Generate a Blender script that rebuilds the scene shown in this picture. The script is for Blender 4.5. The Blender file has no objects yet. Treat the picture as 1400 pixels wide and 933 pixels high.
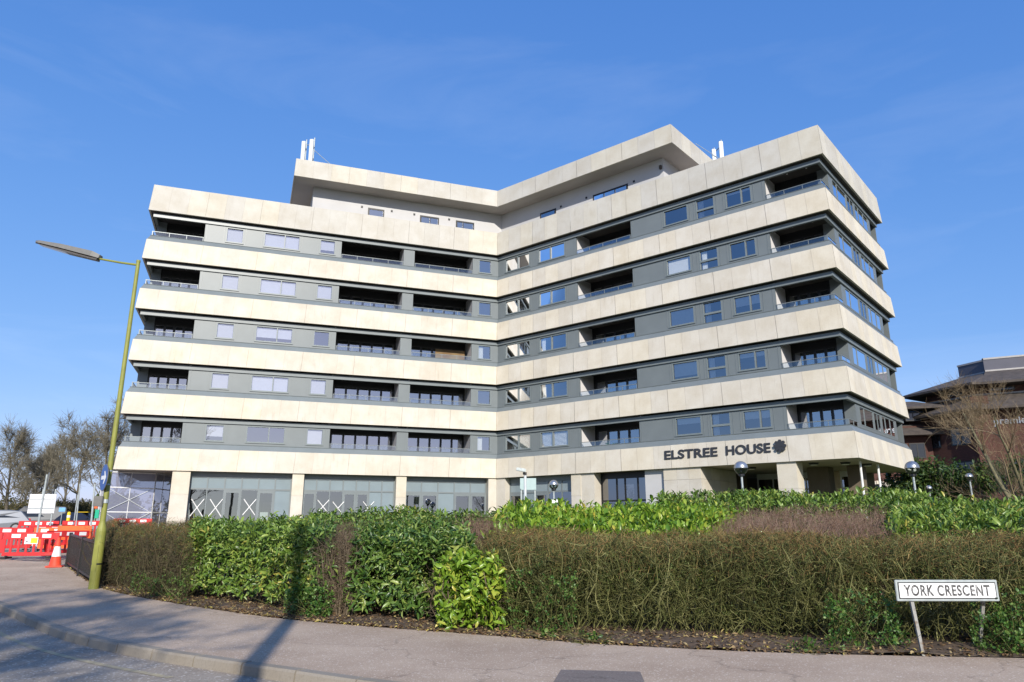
import bpy, bmesh, math, random
import numpy as np
from mathutils import Vector, Matrix, noise
random.seed(7); RNG = np.random.default_rng(7)
R = math.radians
scn = bpy.context.scene
col = scn.collection
# ------------------------------------------------------------------ camera model (25 mm equivalent lens, tilted up)
FPX = 987.0; PITCH = math.atan(255 / 987); EYE = 1.55
CP, SP = math.cos(PITCH), math.sin(PITCH)
def ray(px, py):
    u = (px - 700) / FPX; v = (466.5 - py) / FPX
    return u, CP - SP * v, SP + CP * v
def at(px, py, Y):
    a, b, d = ray(px, py); k = Y / b
    return Vector((a * k, Y, EYE + d * k))
# ------------------------------------------------------------------ terrain
EDGE = [(40, 6), (14, 8.6), (6.28, 9.54), (3.27, 9.92), (1.01, 10.7), (-.11, 11.39), (-2, 12.3), (-3.8, 13.3), (-5.4, 14.6), (-7.12, 16.17),
        (-8.9, 17.9), (-10.63, 19.74), (-13.3, 23.4), (-16.5, 27.8)]
KERB = [(40, -7), (14, 1.5), (8, 3.8), (2, 6.2), (-1.69, 8.23), (-2.44, 8.71), (-3.53, 9.39), (-4.81, 10.2), (-6.56, 11.54), (-8.1, 13.1),
        (-10.72, 16.02), (-14.6, 19.8), (-20.5, 25.5), (-27, 33)]
_ex = np.array([p[0] for p in EDGE])[::-1]; _ey = np.array([p[1] for p in EDGE])[::-1]
def sst(a, b, x):
    t = np.clip((x - a) / (b - a), 0, 1); return t * t * (3 - 2 * t)
def g(y):
    return 1.4 * sst(18, 54, np.asarray(y, float))
def bedz(x, y):
    x = np.asarray(x, float); y = np.asarray(y, float)
    d = (y - np.interp(x, _ex, _ey)) * .8
    return g(y) + .55 * sst(1.0, 9.0, d) * sst(-15, -8, x) + .05 * sst(0, .5, d)
def gz(y): return float(g(y))
def bz(x, y): return float(bedz(x, y))
def edge_at(px, inset=0.):
    "point on the back edge of the pavement seen in a given direction, pushed into the bed"
    u = (px - 700) / 1019.0
    best = None
    for (x0, y0), (x1, y1) in zip(EDGE[:-1], EDGE[1:]):
        n = (x0 - u * y0); m = (x1 - u * y1)
        if n * m <= 0 and n != m:
            t = n / (n - m); best = (x0 + (x1 - x0) * t, y0 + (y1 - y0) * t)
    x, y = best; L = math.hypot(x, y)
    return (x + x / L * inset, y + y / L * inset)
# ------------------------------------------------------------------ materials
def new_mat(name):
    m = bpy.data.materials.new(name); m.use_nodes = True
    nt = m.node_tree; b = nt.nodes['Principled BSDF']
    return m, nt, b
def N(nt, t, **kw):
    n = nt.nodes.new(t)
    for k, v in kw.items():
        if k in n.inputs.keys(): n.inputs[k].default_value = v
        else: setattr(n, k, v)
    return n
def ramp(nt, fac, stops):
    r = nt.nodes.new('ShaderNodeValToRGB'); e = r.color_ramp.elements
    while len(e) < len(stops): e.new(.5)
    for el, (p, c) in zip(e, stops):
        el.position = p; el.color = (*c, 1)
    nt.links.new(fac, r.inputs[0]); return r
def coords(nt, kind='Object', scale=(1, 1, 1)):
    tc = nt.nodes.new('ShaderNodeTexCoord'); mp = nt.nodes.new('ShaderNodeMapping')
    mp.inputs['Scale'].default_value = scale
    nt.links.new(tc.outputs[kind], mp.inputs[0]); return mp.outputs[0]
def simple(name, c, rough=.6, metal=0., var=.12, scale=6., spec=.5, bump=0., dirt=None):
    "plain paint / metal / plastic with soft mottling"
    m, nt, b = new_mat(name)
    n = N(nt, 'ShaderNodeTexNoise', Scale=scale, Detail=6.); nt.links.new(coords(nt), n.inputs['Vector'])
    lo = tuple(x * (1 - var) for x in c); hi = tuple(min(1, x * (1 + var)) for x in c)
    r = ramp(nt, n.outputs[0], [(.3, lo), (.7, hi)])
    outc = r.outputs[0]
    if dirt:
        n2 = N(nt, 'ShaderNodeTexNoise', Scale=scale * .6, Detail=10., Roughness=.7); nt.links.new(coords(nt), n2.inputs['Vector'])
        r2 = ramp(nt, n2.outputs[0], [(.52, (0, 0, 0)), (.68, (1, 1, 1))])
        mx = N(nt, 'ShaderNodeMix', data_type='RGBA'); nt.links.new(r2.outputs[0], mx.inputs[0]); nt.links.new(outc, mx.inputs[6]); mx.inputs[7].default_value = (*dirt, 1)
        outc = mx.outputs[2]
    nt.links.new(outc, b.inputs['Base Color'])
    b.inputs['Roughness'].default_value = rough; b.inputs['Metallic'].default_value = metal
    b.inputs['Specular IOR Level'].default_value = spec
    if bump:
        bp = N(nt, 'ShaderNodeBump', Strength=bump, Distance=.02); nt.links.new(n.outputs[0], bp.inputs['Height']); nt.links.new(bp.outputs[0], b.inputs['Normal'])
    return m
def stone(name, c, streak=.5):
    m, nt, b = new_mat(name)
    geo = nt.nodes.new('ShaderNodeNewGeometry')
    fine = N(nt, 'ShaderNodeTexNoise', Scale=38., Detail=8., Roughness=.75); nt.links.new(coords(nt), fine.inputs['Vector'])
    blot = N(nt, 'ShaderNodeTexNoise', Scale=.9, Detail=6., Roughness=.6); nt.links.new(coords(nt), blot.inputs['Vector'])
    st = N(nt, 'ShaderNodeTexNoise', Scale=1., Detail=7., Roughness=.65); nt.links.new(coords(nt, scale=(4.5, 4.5, .5)), st.inputs['Vector'])
    base = ramp(nt, geo.outputs['Random Per Island'], [(0, tuple(x * .94 for x in c)), (.5, c), (1, (min(1, c[0] * 1.06), min(1, c[1] * 1.04), c[2] * .98))])
    f = ramp(nt, fine.outputs[0], [(.25, (.74, .72, .69)), (.5, (.98, .98, .98)), (.8, (1.06, 1.05, 1.03))])
    s = ramp(nt, st.outputs[0], [(.27, (.60, .56, .50)), (.40, (.95, .94, .93)), (.60, (1, 1, 1)), (.80, (.87, .84, .79))])
    bl = ramp(nt, blot.outputs[0], [(.35, (.90, .87, .82)), (.65, (1.03, 1.03, 1.03))])
    def mul(a, bb, f_):
        x = N(nt, 'ShaderNodeMix', data_type='RGBA', blend_type='MULTIPLY'); x.inputs[0].default_value = f_
        nt.links.new(a, x.inputs[6]); nt.links.new(bb, x.inputs[7]); return x.outputs[2]
    o = mul(base.outputs[0], f.outputs[0], 1); o = mul(o, s.outputs[0], streak); o = mul(o, bl.outputs[0], .9)
    nt.links.new(o, b.inputs['Base Color']); b.inputs['Roughness'].default_value = .85; b.inputs['Specular IOR Level'].default_value = .25
    bp = N(nt, 'ShaderNodeBump', Strength=.25, Distance=.01); nt.links.new(fine.outputs[0], bp.inputs['Height']); nt.links.new(bp.outputs[0], b.inputs['Normal'])
    return m
def glass(name, tint, refl, rough=0.0, fres=True):
    "coated pane: mirror coat over a tinted see-through sheet"
    m = bpy.data.materials.new(name); m.use_nodes = True; nt = m.node_tree; nt.nodes.clear()
    out = nt.nodes.new('ShaderNodeOutputMaterial'); mx = nt.nodes.new('ShaderNodeMixShader')
    tr = N(nt, 'ShaderNodeBsdfTransparent'); tr.inputs[0].default_value = (*tint, 1)
    gl = N(nt, 'ShaderNodeBsdfGlossy', Roughness=rough); gl.inputs[0].default_value = (.95, .96, 1, 1)
    lw = N(nt, 'ShaderNodeLayerWeight', Blend=.35)
    mr = N(nt, 'ShaderNodeMapRange'); mr.inputs['To Min'].default_value = refl; mr.inputs['To Max'].default_value = 1.0
    nt.links.new(lw.outputs['Fresnel'], mr.inputs[0]); nt.links.new(mr.outputs[0], mx.inputs[0])
    nt.links.new(tr.outputs[0], mx.inputs[1]); nt.links.new(gl.outputs[0], mx.inputs[2]); nt.links.new(mx.outputs[0], out.inputs[0])
    # very slight waviness of the sheet
    n = N(nt, 'ShaderNodeTexNoise', Scale=.8, Detail=2.); nt.links.new(coords(nt), n.inputs['Vector'])
    bp = N(nt, 'ShaderNodeBump', Strength=.03, Distance=.05); nt.links.new(n.outputs[0], bp.inputs['Height']); nt.links.new(bp.outputs[0], gl.inputs['Normal'])
    return m
def leafmat(name, stops, rough=.38, transl=.28, spec=.5):
    m = bpy.data.materials.new(name); m.use_nodes = True; nt = m.node_tree
    b = nt.nodes['Principled BSDF']; out = nt.nodes['Material Output']
    geo = nt.nodes.new('ShaderNodeNewGeometry')
    n = N(nt, 'ShaderNodeTexNoise', Scale=.9, Detail=3.); nt.links.new(coords(nt), n.inputs['Vector'])
    ad = N(nt, 'ShaderNodeMath', operation='MULTIPLY_ADD'); nt.links.new(n.outputs[0], ad.inputs[0]); ad.inputs[1].default_value = .9; ad.inputs[2].default_value = -.45
    a2 = N(nt, 'ShaderNodeMath', operation='ADD', use_clamp=True); nt.links.new(geo.outputs['Random Per Island'], a2.inputs[0]); nt.links.new(ad.outputs[0], a2.inputs[1])
    r = ramp(nt, a2.outputs[0], stops)
    nt.links.new(r.outputs[0], b.inputs['Base Color']); b.inputs['Roughness'].default_value = rough; b.inputs['Specular IOR Level'].default_value = spec
    if transl:
        t = N(nt, 'ShaderNodeBsdfTranslucent'); nt.links.new(r.outputs[0], t.inputs[0])
        mx = nt.nodes.new('ShaderNodeMixShader'); mx.inputs[0].default_value = transl
        nt.links.new(b.outputs[0], mx.inputs[1]); nt.links.new(t.outputs[0], mx.inputs[2]); nt.links.new(mx.outputs[0], out.inputs[0])
    return m
def tarmac(name, c1, c2, grit, gs=90., dark=.0):
    m, nt, b = new_mat(name)
    f = N(nt, 'ShaderNodeTexNoise', Scale=gs, Detail=4., Roughness=.8); nt.links.new(coords(nt), f.inputs['Vector'])
    w = N(nt, 'ShaderNodeTexVoronoi', Scale=gs * .9); nt.links.new(coords(nt), w.inputs['Vector'])
    l = N(nt, 'ShaderNodeTexNoise', Scale=.55, Detail=9., Roughness=.62); nt.links.new(coords(nt), l.inputs['Vector'])
    big = ramp(nt, l.outputs[0], [(.34, c1), (.62, c2)])
    fr = ramp(nt, f.outputs[0], [(.3, (.62, .62, .62)), (.52, (1, 1, 1)), (.72, (1.3, 1.27, 1.25))])
    x = N(nt, 'ShaderNodeMix', data_type='RGBA', blend_type='MULTIPLY'); x.inputs[0].default_value = 1
    nt.links.new(big.outputs[0], x.inputs[6]); nt.links.new(fr.outputs[0], x.inputs[7])
    vr = ramp(nt, w.outputs['Color'], [(.80, (0, 0, 0)), (.86, (1, 1, 1))])
    y = N(nt, 'ShaderNodeMix', data_type='RGBA'); nt.links.new(vr.outputs[0], y.inputs[0]); nt.links.new(x.outputs[2], y.inputs[6]); y.inputs[7].default_value = (*grit, 1)
    # hairline cracks
    v2 = N(nt, 'ShaderNodeTexVoronoi', feature='DISTANCE_TO_EDGE', Scale=.33)
    wn = N(nt, 'ShaderNodeTexNoise', Scale=1.6, Detail=6.); nt.links.new(coords(nt), wn.inputs['Vector'])
    va = N(nt, 'ShaderNodeVectorMath', operation='MULTIPLY_ADD'); nt.links.new(wn.outputs['Color'], va.inputs[0]); va.inputs[1].default_value = (.9, .9, .9)
    nt.links.new(coords(nt), va.inputs[2]); nt.links.new(va.outputs[0], v2.inputs['Vector'])
    cr = ramp(nt, v2.outputs['Distance'], [(.0, (.45, .45, .45)), (.006, (1, 1, 1))])
    z = N(nt, 'ShaderNodeMix', data_type='RGBA', blend_type='MULTIPLY'); z.inputs[0].default_value = .6
    nt.links.new(y.outputs[2], z.inputs[6]); nt.links.new(cr.outputs[0], z.inputs[7])
    nt.links.new(z.outputs[2], b.inputs['Base Color']); b.inputs['Roughness'].default_value = .9; b.inputs['Specular IOR Level'].default_value = .3
    bp = N(nt, 'ShaderNodeBump', Strength=.5, Distance=.008); nt.links.new(f.outputs[0], bp.inputs['Height']); nt.links.new(bp.outputs[0], b.inputs['Normal'])
    return m
def brickmat(name):
    m, nt, b = new_mat(name)
    # planar mapping: running coordinate x+y, height z
    tc = nt.nodes.new('ShaderNodeTexCoord'); sp = nt.nodes.new('ShaderNodeSeparateXYZ'); nt.links.new(tc.outputs['Object'], sp.inputs[0])
    ad = N(nt, 'ShaderNodeMath', operation='ADD'); nt.links.new(sp.outputs[0], ad.inputs[0]); nt.links.new(sp.outputs[1], ad.inputs[1])
    cb = nt.nodes.new('ShaderNodeCombineXYZ'); nt.links.new(ad.outputs[0], cb.inputs[0]); nt.links.new(sp.outputs[2], cb.inputs[1])
    br = N(nt, 'ShaderNodeTexBrick', Scale=4.4); br.inputs['Color1'].default_value = (.115, .045, .032, 1); br.inputs['Color2'].default_value = (.078, .031, .025, 1)
    br.inputs['Mortar'].default_value = (.10, .075, .062, 1); br.inputs['Mortar Size'].default_value = .012
    nt.links.new(cb.outputs[0], br.inputs['Vector'])
    n = N(nt, 'ShaderNodeTexNoise', Scale=.5, Detail=6.); nt.links.new(tc.outputs['Object'], n.inputs['Vector'])
    r = ramp(nt, n.outputs[0], [(.3, (.75, .75, .75)), (.7, (1.1, 1.05, 1.0))])
    x = N(nt, 'ShaderNodeMix', data_type='RGBA', blend_type='MULTIPLY'); x.inputs[0].default_value = 1
    nt.links.new(br.outputs['Color'], x.inputs[6]); nt.links.new(r.outputs[0], x.inputs[7]); nt.links.new(x.outputs[2], b.inputs['Base Color'])
    b.inputs['Roughness'].default_value = .9
    return m
def tilemat(name, c):
    m, nt, b = new_mat(name)
    w = N(nt, 'ShaderNodeTexWave', Scale=4.2, Distortion=.3); w.bands_direction = 'Z'; nt.links.new(coords(nt), w.inputs['Vector'])
    n = N(nt, 'ShaderNodeTexNoise', Scale=2.5, Detail=8.); nt.links.new(coords(nt), n.inputs['Vector'])
    r = ramp(nt, n.outputs[0], [(.3, tuple(x * .7 for x in c)), (.7, tuple(x * 1.3 for x in c))])
    r2 = ramp(nt, w.outputs[0], [(.1, (.6, .6, .6)), (.4, (1, 1, 1))])
    x = N(nt, 'ShaderNodeMix', data_type='RGBA', blend_type='MULTIPLY'); x.inputs[0].default_value = .8
    nt.links.new(r.outputs[0], x.inputs[6]); nt.links.new(r2.outputs[0], x.inputs[7]); nt.links.new(x.outputs[2], b.inputs['Base Color']); b.inputs['Roughness'].default_value = .85
    return m
M = {}
M['stone'] = stone('cream_stone', (.64, .60, .525), .42)
M['stone_top'] = stone('grey_cream_stone', (.555, .535, .485), .3)
M['stone_col'] = stone('column_stone', (.60, .565, .50), .2)
M['stone_shade'] = stone('shaded_column_stone', (.17, .14, .105), .2)  # column stone darkened so its colour carries the undercroft shade
M['clad'] = simple('grey_cladding', (.158, .180, .186), .42, 0, .05, 1.2)
M['sill'] = simple('grey_sill_metal', (.170, .195, .203), .38, .0, .06, 1.5)
M['frame'] = simple('window_frame_grey', (.17, .20, .205), .4, 0, .04)
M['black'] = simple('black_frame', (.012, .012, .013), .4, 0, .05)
M['slab'] = simple('shaded_slab_underside', (.075, .07, .066), .8, 0, .15, 1.)  # dark base colour carries the shade beneath each slab
M['slab2'] = simple('undercroft_soffit', (.42, .37, .31), .8, 0, .06, 1.)
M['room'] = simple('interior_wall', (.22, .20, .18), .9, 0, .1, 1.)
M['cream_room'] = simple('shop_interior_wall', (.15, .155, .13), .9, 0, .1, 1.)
M['render'] = simple('pale_render', (.50, .495, .495), .85, 0, .05, .6)
M['pent_soffit'] = simple('penthouse_soffit', (.42, .39, .36), .85, 0, .06, .7)
M['jamb'] = simple('white_jamb', (.68, .66, .65), .6, 0, .03)
M['pane'] = glass('window_pane', (.85, .88, .88), .36)
M['pane_dim'] = glass('window_pane_uncoated', (.7, .75, .76), .17)
M['pane_clear'] = glass('window_pane_clear', (.9, .92, .93), .25)
M['shop_pane'] = glass('shop_pane', (.62, .70, .68), .22)
M['rail_glass'] = glass('balcony_glass', (.80, .86, .86), .10)
M['frost'] = simple('opaque_spandrel_glass', (.21, .26, .285), .18, 0, .06, 1.)
M['white'] = simple('white_paint', (.78, .78, .77), .5, 0, .04)
M['blind'] = simple('white_blind', (.82, .83, .80), .7, 0, .04)
M['sky_tint_blind'] = simple('sky_reflection_blind', (.74, .74, .84), .7, 0, .04)  # lilac tint stands in for bright sky mirrored in the panes
M['steel'] = simple('brushed_steel', (.45, .46, .47), .3, .8, .06)
M['rail'] = simple('grey_handrail', (.20, .225, .23), .4, .2, .06)
M['galv'] = simple('galvanised_steel', (.38, .42, .42), .5, .35, .15, 9)
M['letter'] = simple('dark_lettering', (.035, .034, .036), .4, 0, .05)
M['lampgreen'] = simple('yellow_green_paint', (.24, .245, .045), .55, 0, .12, 3., dirt=(.16, .19, .05))
M['lampgrey'] = simple('lantern_grey', (.16, .155, .14), .5, 0, .1, 8)
M['lantern_glass'] = simple('smoky_lantern_bowl', (.10, .09, .08), .12, 0, .1)
M['blue'] = simple('sign_blue', (.012, .07, .30), .35, 0, .04)
M['signwhite'] = simple('sign_white', (.80, .80, .79), .4, 0, .03, 5)
M['red'] = simple('barrier_red', (.58, .014, .018), .55, 0, .15, 4, dirt=(.40, .05, .045))
M['orange'] = simple('orange_plastic', (.85, .14, .03), .45, 0, .1, 4)
M['conered'] = simple('cone_orange_red', (.74, .065, .025), .5, 0, .12, 7, dirt=(.45, .10, .06))
M['yellow'] = simple('notice_yellow', (.80, .55, .02), .45, 0, .05)
M['rubber'] = simple('black_rubber', (.02, .02, .02), .8, 0, .2)
M['blackpaint'] = simple('black_railing_paint', (.012, .012, .012), .45, 0, .2, 6)
M['brick'] = brickmat('red_brick')
M['tile'] = tilemat('brown_roof_tile', (.085, .07, .06))
M['lead'] = simple('dark_plant_cladding', (.10, .10, .125), .5, .1, .1, .8)
M['palelead'] = simple('pale_flashing', (.42, .40, .38), .6, 0, .1, 2)
M['dkglass'] = glass('dark_office_glass', (.1, .1, .1), .25)
M['bark'] = simple('bark_grey_brown', (.10, .085, .06), .95, 0, .35, 14, bump=.4)
M['bark2'] = simple('mossy_bark', (.15, .135, .075), .95, 0, .35, 10, bump=.4)
M['twig'] = leafmat('twigs_brown', [(0, (.085, .06, .04)), (.6, (.15, .115, .075)), (1, (.22, .175, .12))], .9, 0, .2)
M['twig_far'] = leafmat('twigs_far', [(0, (.11, .10, .075)), (.6, (.18, .16, .115)), (1, (.28, .25, .18))], .9, 0, .2)
M['twig_olive'] = leafmat('twigs_olive', [(0, (.04, .045, .014)), (.4, (.085, .09, .028)), (.75, (.15, .15, .05)), (1, (.27, .26, .11))], .85, 0, .2)
M['twig_pink'] = leafmat('twigs_pink_brown', [(0, (.13, .075, .05)), (.6, (.22, .145, .105)), (1, (.32, .23, .17))], .9, 0, .2)
M['twig_dark'] = leafmat('twigs_dark', [(0, (.05, .04, .025)), (.6, (.09, .075, .04)), (1, (.16, .13, .07))], .9, 0, .2)
M['laurel'] = leafmat('laurel_green', [(0, (.055, .105, .016)), (.35, (.12, .21, .032)), (.7, (.205, .31, .055)), (.93, (.31, .39, .08)), (1, (.46, .41, .085))], .36, .25, .5)
M['laurel_dark'] = leafmat('laurel_dark_green', [(0, (.038, .085, .016)), (.4, (.09, .17, .03)), (.8, (.175, .265, .054)), (1, (.33, .38, .095))], .34, .22, .5)
M['laurel_bright'] = leafmat('laurel_yellow_green', [(0, (.085, .185, .016)), (.35, (.18, .31, .03)), (.75, (.31, .45, .05)), (.95, (.42, .47, .07)), (1, (.56, .48, .08))], .32, .35, .5)
M['privet'] = leafmat('privet_small_leaves', [(0, (.045, .07, .016)), (.5, (.095, .13, .03)), (1, (.19, .22, .065))], .5, .25, .4)
M['ivy'] = leafmat('ivy_leaves', [(0, (.03, .09, .015)), (.6, (.08, .17, .03)), (1, (.18, .26, .06))], .4, .25, .4)
M['evergreen'] = leafmat('evergreen_leaves', [(0, (.015, .045, .010)), (.5, (.04, .085, .018)), (1, (.12, .16, .035))], .5, .25, .4)
M['twig_rust'] = leafmat('twigs_rust', [(0, (.12, .07, .03)), (.5, (.22, .14, .055)), (1, (.33, .25, .10))], .85, 0, .2)
M['twig_tan'] = leafmat('twigs_tan', [(0, (.13, .09, .05)), (.6, (.22, .16, .095)), (1, (.33, .26, .16))], .85, 0, .2)
M['litter'] = leafmat('dead_leaves', [(0, (.10, .055, .03)), (.5, (.22, .14, .07)), (.85, (.36, .28, .14)), (1, (.55, .45, .12))], .8, .1, .2)
M['soil'] = simple('bare_soil', (.085, .058, .038), .95, 0, .45, 9, bump=.9, dirt=(.19, .125, .07))
M['grass'] = simple('rough_grass', (.075, .10, .035), .95, 0, .35, 1.2, dirt=(.13, .12, .05))
M['pavement'] = tarmac('reddish_pavement_tarmac', (.375, .278, .198), (.49, .378, .278), (.62, .53, .43), 70)
M['road'] = tarmac('road_tarmac', (.25, .21, .165), (.355, .305, .245), (.56, .51, .44), 48)
M['patch'] = tarmac('newer_tarmac', (.17, .14, .122), (.215, .18, .158), (.24, .22, .20), 70)
M['kerb'] = stone('kerb_stone', (.295, .262, .215), .5)
M['yline'] = simple('worn_yellow_paint', (.37, .31, .19), .85, 0, .2, 14, dirt=(.27, .24, .21))
M['carglass'] = simple('car_glass', (.015, .018, .022), .05, 0, .05, spec=.8)
M['dish'] = simple('pale_grey_plastic', (.55, .58, .60), .5, 0, .06)
# ------------------------------------------------------------------ object helpers
def tag(o, label, cat, group=None, kind=None):
    o['label'] = label; o['category'] = cat
    if group: o['group'] = group
    if kind: o['kind'] = kind
    return o
def thing(name, label, cat, loc=(0, 0, 0), rz=0, group=None):
    o = bpy.data.objects.new(name, None); o.empty_display_size = .3; col.objects.link(o)
    o.location = loc; o.rotation_euler = (0, 0, rz)
    return tag(o, label, cat, group)
def org(p):
    v = Vector((0, 0, 0))
    while p is not None: v += Vector(p.location); p = p.parent
    return v
def finish(me, name, mat, parent, smooth=False):
    me.materials.append(mat)
    if smooth:
        for p in me.polygons: p.use_smooth = True
    o = bpy.data.objects.new(name, me); col.objects.link(o)
    if parent is not None: o.parent = parent
    return o
def copy_tree(o, parent=None):
    c = o.copy(); col.objects.link(c)
    if parent is not None: c.parent = parent
    for ch in list(o.children): copy_tree(ch, c)
    return c
class MB:
    "collects boxes, bars, tubes and lathes; build() links them as one mesh object"
    def __init__(s): s.v = []; s.f = []
    def add(s, vs, fs):
        k = len(s.v); s.v += [tuple(x) for x in vs]; s.f += [tuple(i + k for i in f) for f in fs]; return s
    def hexa(s, p): return s.add(p, [(3, 2, 1, 0), (4, 5, 6, 7), (0, 1, 5, 4), (1, 2, 6, 5), (2, 3, 7, 6), (3, 0, 4, 7)])
    def box(s, x0, x1, y0, y1, z0, z1):
        return s.hexa([(x0, y0, z0), (x1, y0, z0), (x1, y1, z0), (x0, y1, z0), (x0, y0, z1), (x1, y0, z1), (x1, y1, z1), (x0, y1, z1)])
    def tube(s, pts, rs, k=8, cap=True):
        pts = [Vector(p) for p in pts]
        if not hasattr(rs, '__len__'): rs = [rs] * len(pts)
        vs = []; fs = []
        for i, p in enumerate(pts):
            t = (pts[min(i + 1, len(pts) - 1)] - pts[max(i - 1, 0)]).normalized()
            a = t.orthogonal().normalized() if i == 0 else (a - t * a.dot(t)).normalized()
            b = t.cross(a)
            for j in range(k):
                w = 2 * math.pi * j / k; vs.append(p + (a * math.cos(w) + b * math.sin(w)) * rs[i])
        for i in range(len(pts) - 1):
            for j in range(k):
                q = (j + 1) % k; fs.append((i * k + j, i * k + q, (i + 1) * k + q, (i + 1) * k + j))
        if cap: fs.append(tuple(range(k))[::-1]); fs.append(tuple((len(pts) - 1) * k + j for j in range(k)))
        return s.add(vs, fs)
    def lathe(s, prof, k=16, c=(0, 0, 0)):
        vs = [(c[0] + r * math.cos(2 * math.pi * j / k), c[1] + r * math.sin(2 * math.pi * j / k), c[2] + z) for r, z in prof for j in range(k)]
        fs = [(i * k + j, i * k + (j + 1) % k, (i + 1) * k + (j + 1) % k, (i + 1) * k + j) for i in range(len(prof) - 1) for j in range(k)]
        return s.add(vs, fs)
    def prism(s, poly, z0, z1):
        n = len(poly)
        vs = [(x, y, z0) for x, y in poly] + [(x, y, z1) for x, y in poly]
        return s.add(vs, [tuple(range(n))[::-1], tuple(range(n, 2 * n))] + [(i, (i + 1) % n, n + (i + 1) % n, n + i) for i in range(n)])
    def loft(s, rings, closed=True, capped=False):
        n = len(rings[0]); m = len(rings); vs = [p for r in rings for p in r]; fs = []
        for i in range(m if closed else m - 1):
            q = (i + 1) % m
            for j in range(n): fs.append((i * n + j, i * n + (j + 1) % n, q * n + (j + 1) % n, q * n + j))
        if capped: fs.append(tuple(range(n))[::-1]); fs.append(tuple((m - 1) * n + j for j in range(n)))
        return s.add(vs, fs)
    def build(s, name, mat, parent=None, smooth=False, world=False, bevel=0.):
        o0 = org(parent) if world else Vector((0, 0, 0))
        me = bpy.data.meshes.new(name); me.from_pydata([tuple(Vector(v) - o0) for v in s.v], [], s.f)
        bm = bmesh.new(); bm.from_mesh(me); bmesh.ops.recalc_face_normals(bm, faces=bm.faces)
        if bevel: bmesh.ops.bevel(bm, geom=[e for e in bm.edges], offset=bevel, segments=2, affect='EDGES', clamp_overlap=True)
        bm.to_mesh(me); bm.free()
        return finish(me, name, mat, parent, smooth)
def np_mesh(name, V, Q, T, mat, parent=None, world=True, smooth=False):
    "bulk mesh from arrays of quads / triangles"
    if parent is not None and world: V = V - np.array(org(parent))
    me = bpy.data.meshes.new(name); me.vertices.add(len(V)); me.vertices.foreach_set('co', V.astype(np.float32).ravel())
    nq = 0 if Q is None else len(Q); ntr = 0 if T is None else len(T)
    idx = np.concatenate([x.ravel() for x in (Q, T) if x is not None and len(x)]).astype(np.int32)
    me.loops.add(len(idx)); me.loops.foreach_set('vertex_index', idx)
    me.polygons.add(nq + ntr)
    st = np.concatenate([np.arange(nq) * 4, nq * 4 + np.arange(ntr) * 3]).astype(np.int32)
    me.polygons.foreach_set('loop_start', st)
    me.update(calc_edges=True); me.validate()
    return finish(me, name, mat, parent, smooth)
def tubes_arr(P, Rr, k=3):
    "P (m,n,3) polylines, Rr (m,n) radii -> verts, quads"
    m, n, _ = P.shape
    t = np.empty_like(P); t[:, 1:-1] = P[:, 2:] - P[:, :-2]; t[:, 0] = P[:, 1] - P[:, 0]; t[:, -1] = P[:, -1] - P[:, -2]
    t /= np.linalg.norm(t, axis=2, keepdims=True) + 1e-9
    ref = np.where(np.abs(t[:, :1, 2:3]) < .9, np.array([0, 0, 1.]), np.array([1., 0, 0]))
    a = np.cross(t, np.broadcast_to(ref, t.shape)); a /= np.linalg.norm(a, axis=2, keepdims=True) + 1e-9
    b = np.cross(t, a)
    w = 2 * np.pi * np.arange(k) / k
    V = P[:, :, None, :] + (a[:, :, None, :] * np.cos(w)[None, None, :, None] + b[:, :, None, :] * np.sin(w)[None, None, :, None]) * Rr[:, :, None, None]
    base = (np.arange(m) * n * k)[:, None, None] + (np.arange(n - 1) * k)[None, :, None] + np.arange(k)[None, None, :]
    nx = (np.arange(k) + 1) % k - np.arange(k)
    Q = np.stack([base, base + nx, base + nx + k, base + k], -1).reshape(-1, 4)
    return V.reshape(-1, 3), Q
def join_tubes(parts):
    Vs, Qs, off = [], [], 0
    for V, Q in parts: Vs.append(V); Qs.append(Q + off); off += len(V)
    return np.concatenate(Vs), np.concatenate(Qs)
def unit(a): return a / (np.linalg.norm(a, axis=-1, keepdims=True) + 1e-9)
_LT = np.array([[0, 0, 0], [.3, -.42, .10], [.3, 0, 0], [.3, .42, .10], [.68, -.40, .05], [.68, 0, -.06], [.68, .40, .05], [1, 0, -.20]])
_LF = np.array([[0, 2, 1], [0, 3, 2], [1, 2, 5], [1, 5, 4], [2, 3, 6], [2, 6, 5], [4, 5, 7], [5, 6, 7]])
def leaves_arr(pos, d, nrm, L, W):
    d = unit(d); s = unit(np.cross(nrm, d)); u = np.cross(d, s)
    X = _LT[None, :, 0, None] * d[:, None, :] * L[:, None, None] + _LT[None, :, 1, None] * s[:, None, :] * W[:, None, None] + _LT[None, :, 2, None] * u[:, None, :] * L[:, None, None]
    V = (pos[:, None, :] + X).reshape(-1, 3)
    T = (_LF[None] + (np.arange(len(pos)) * 8)[:, None, None]).reshape(-1, 3)
    return V, T
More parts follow.
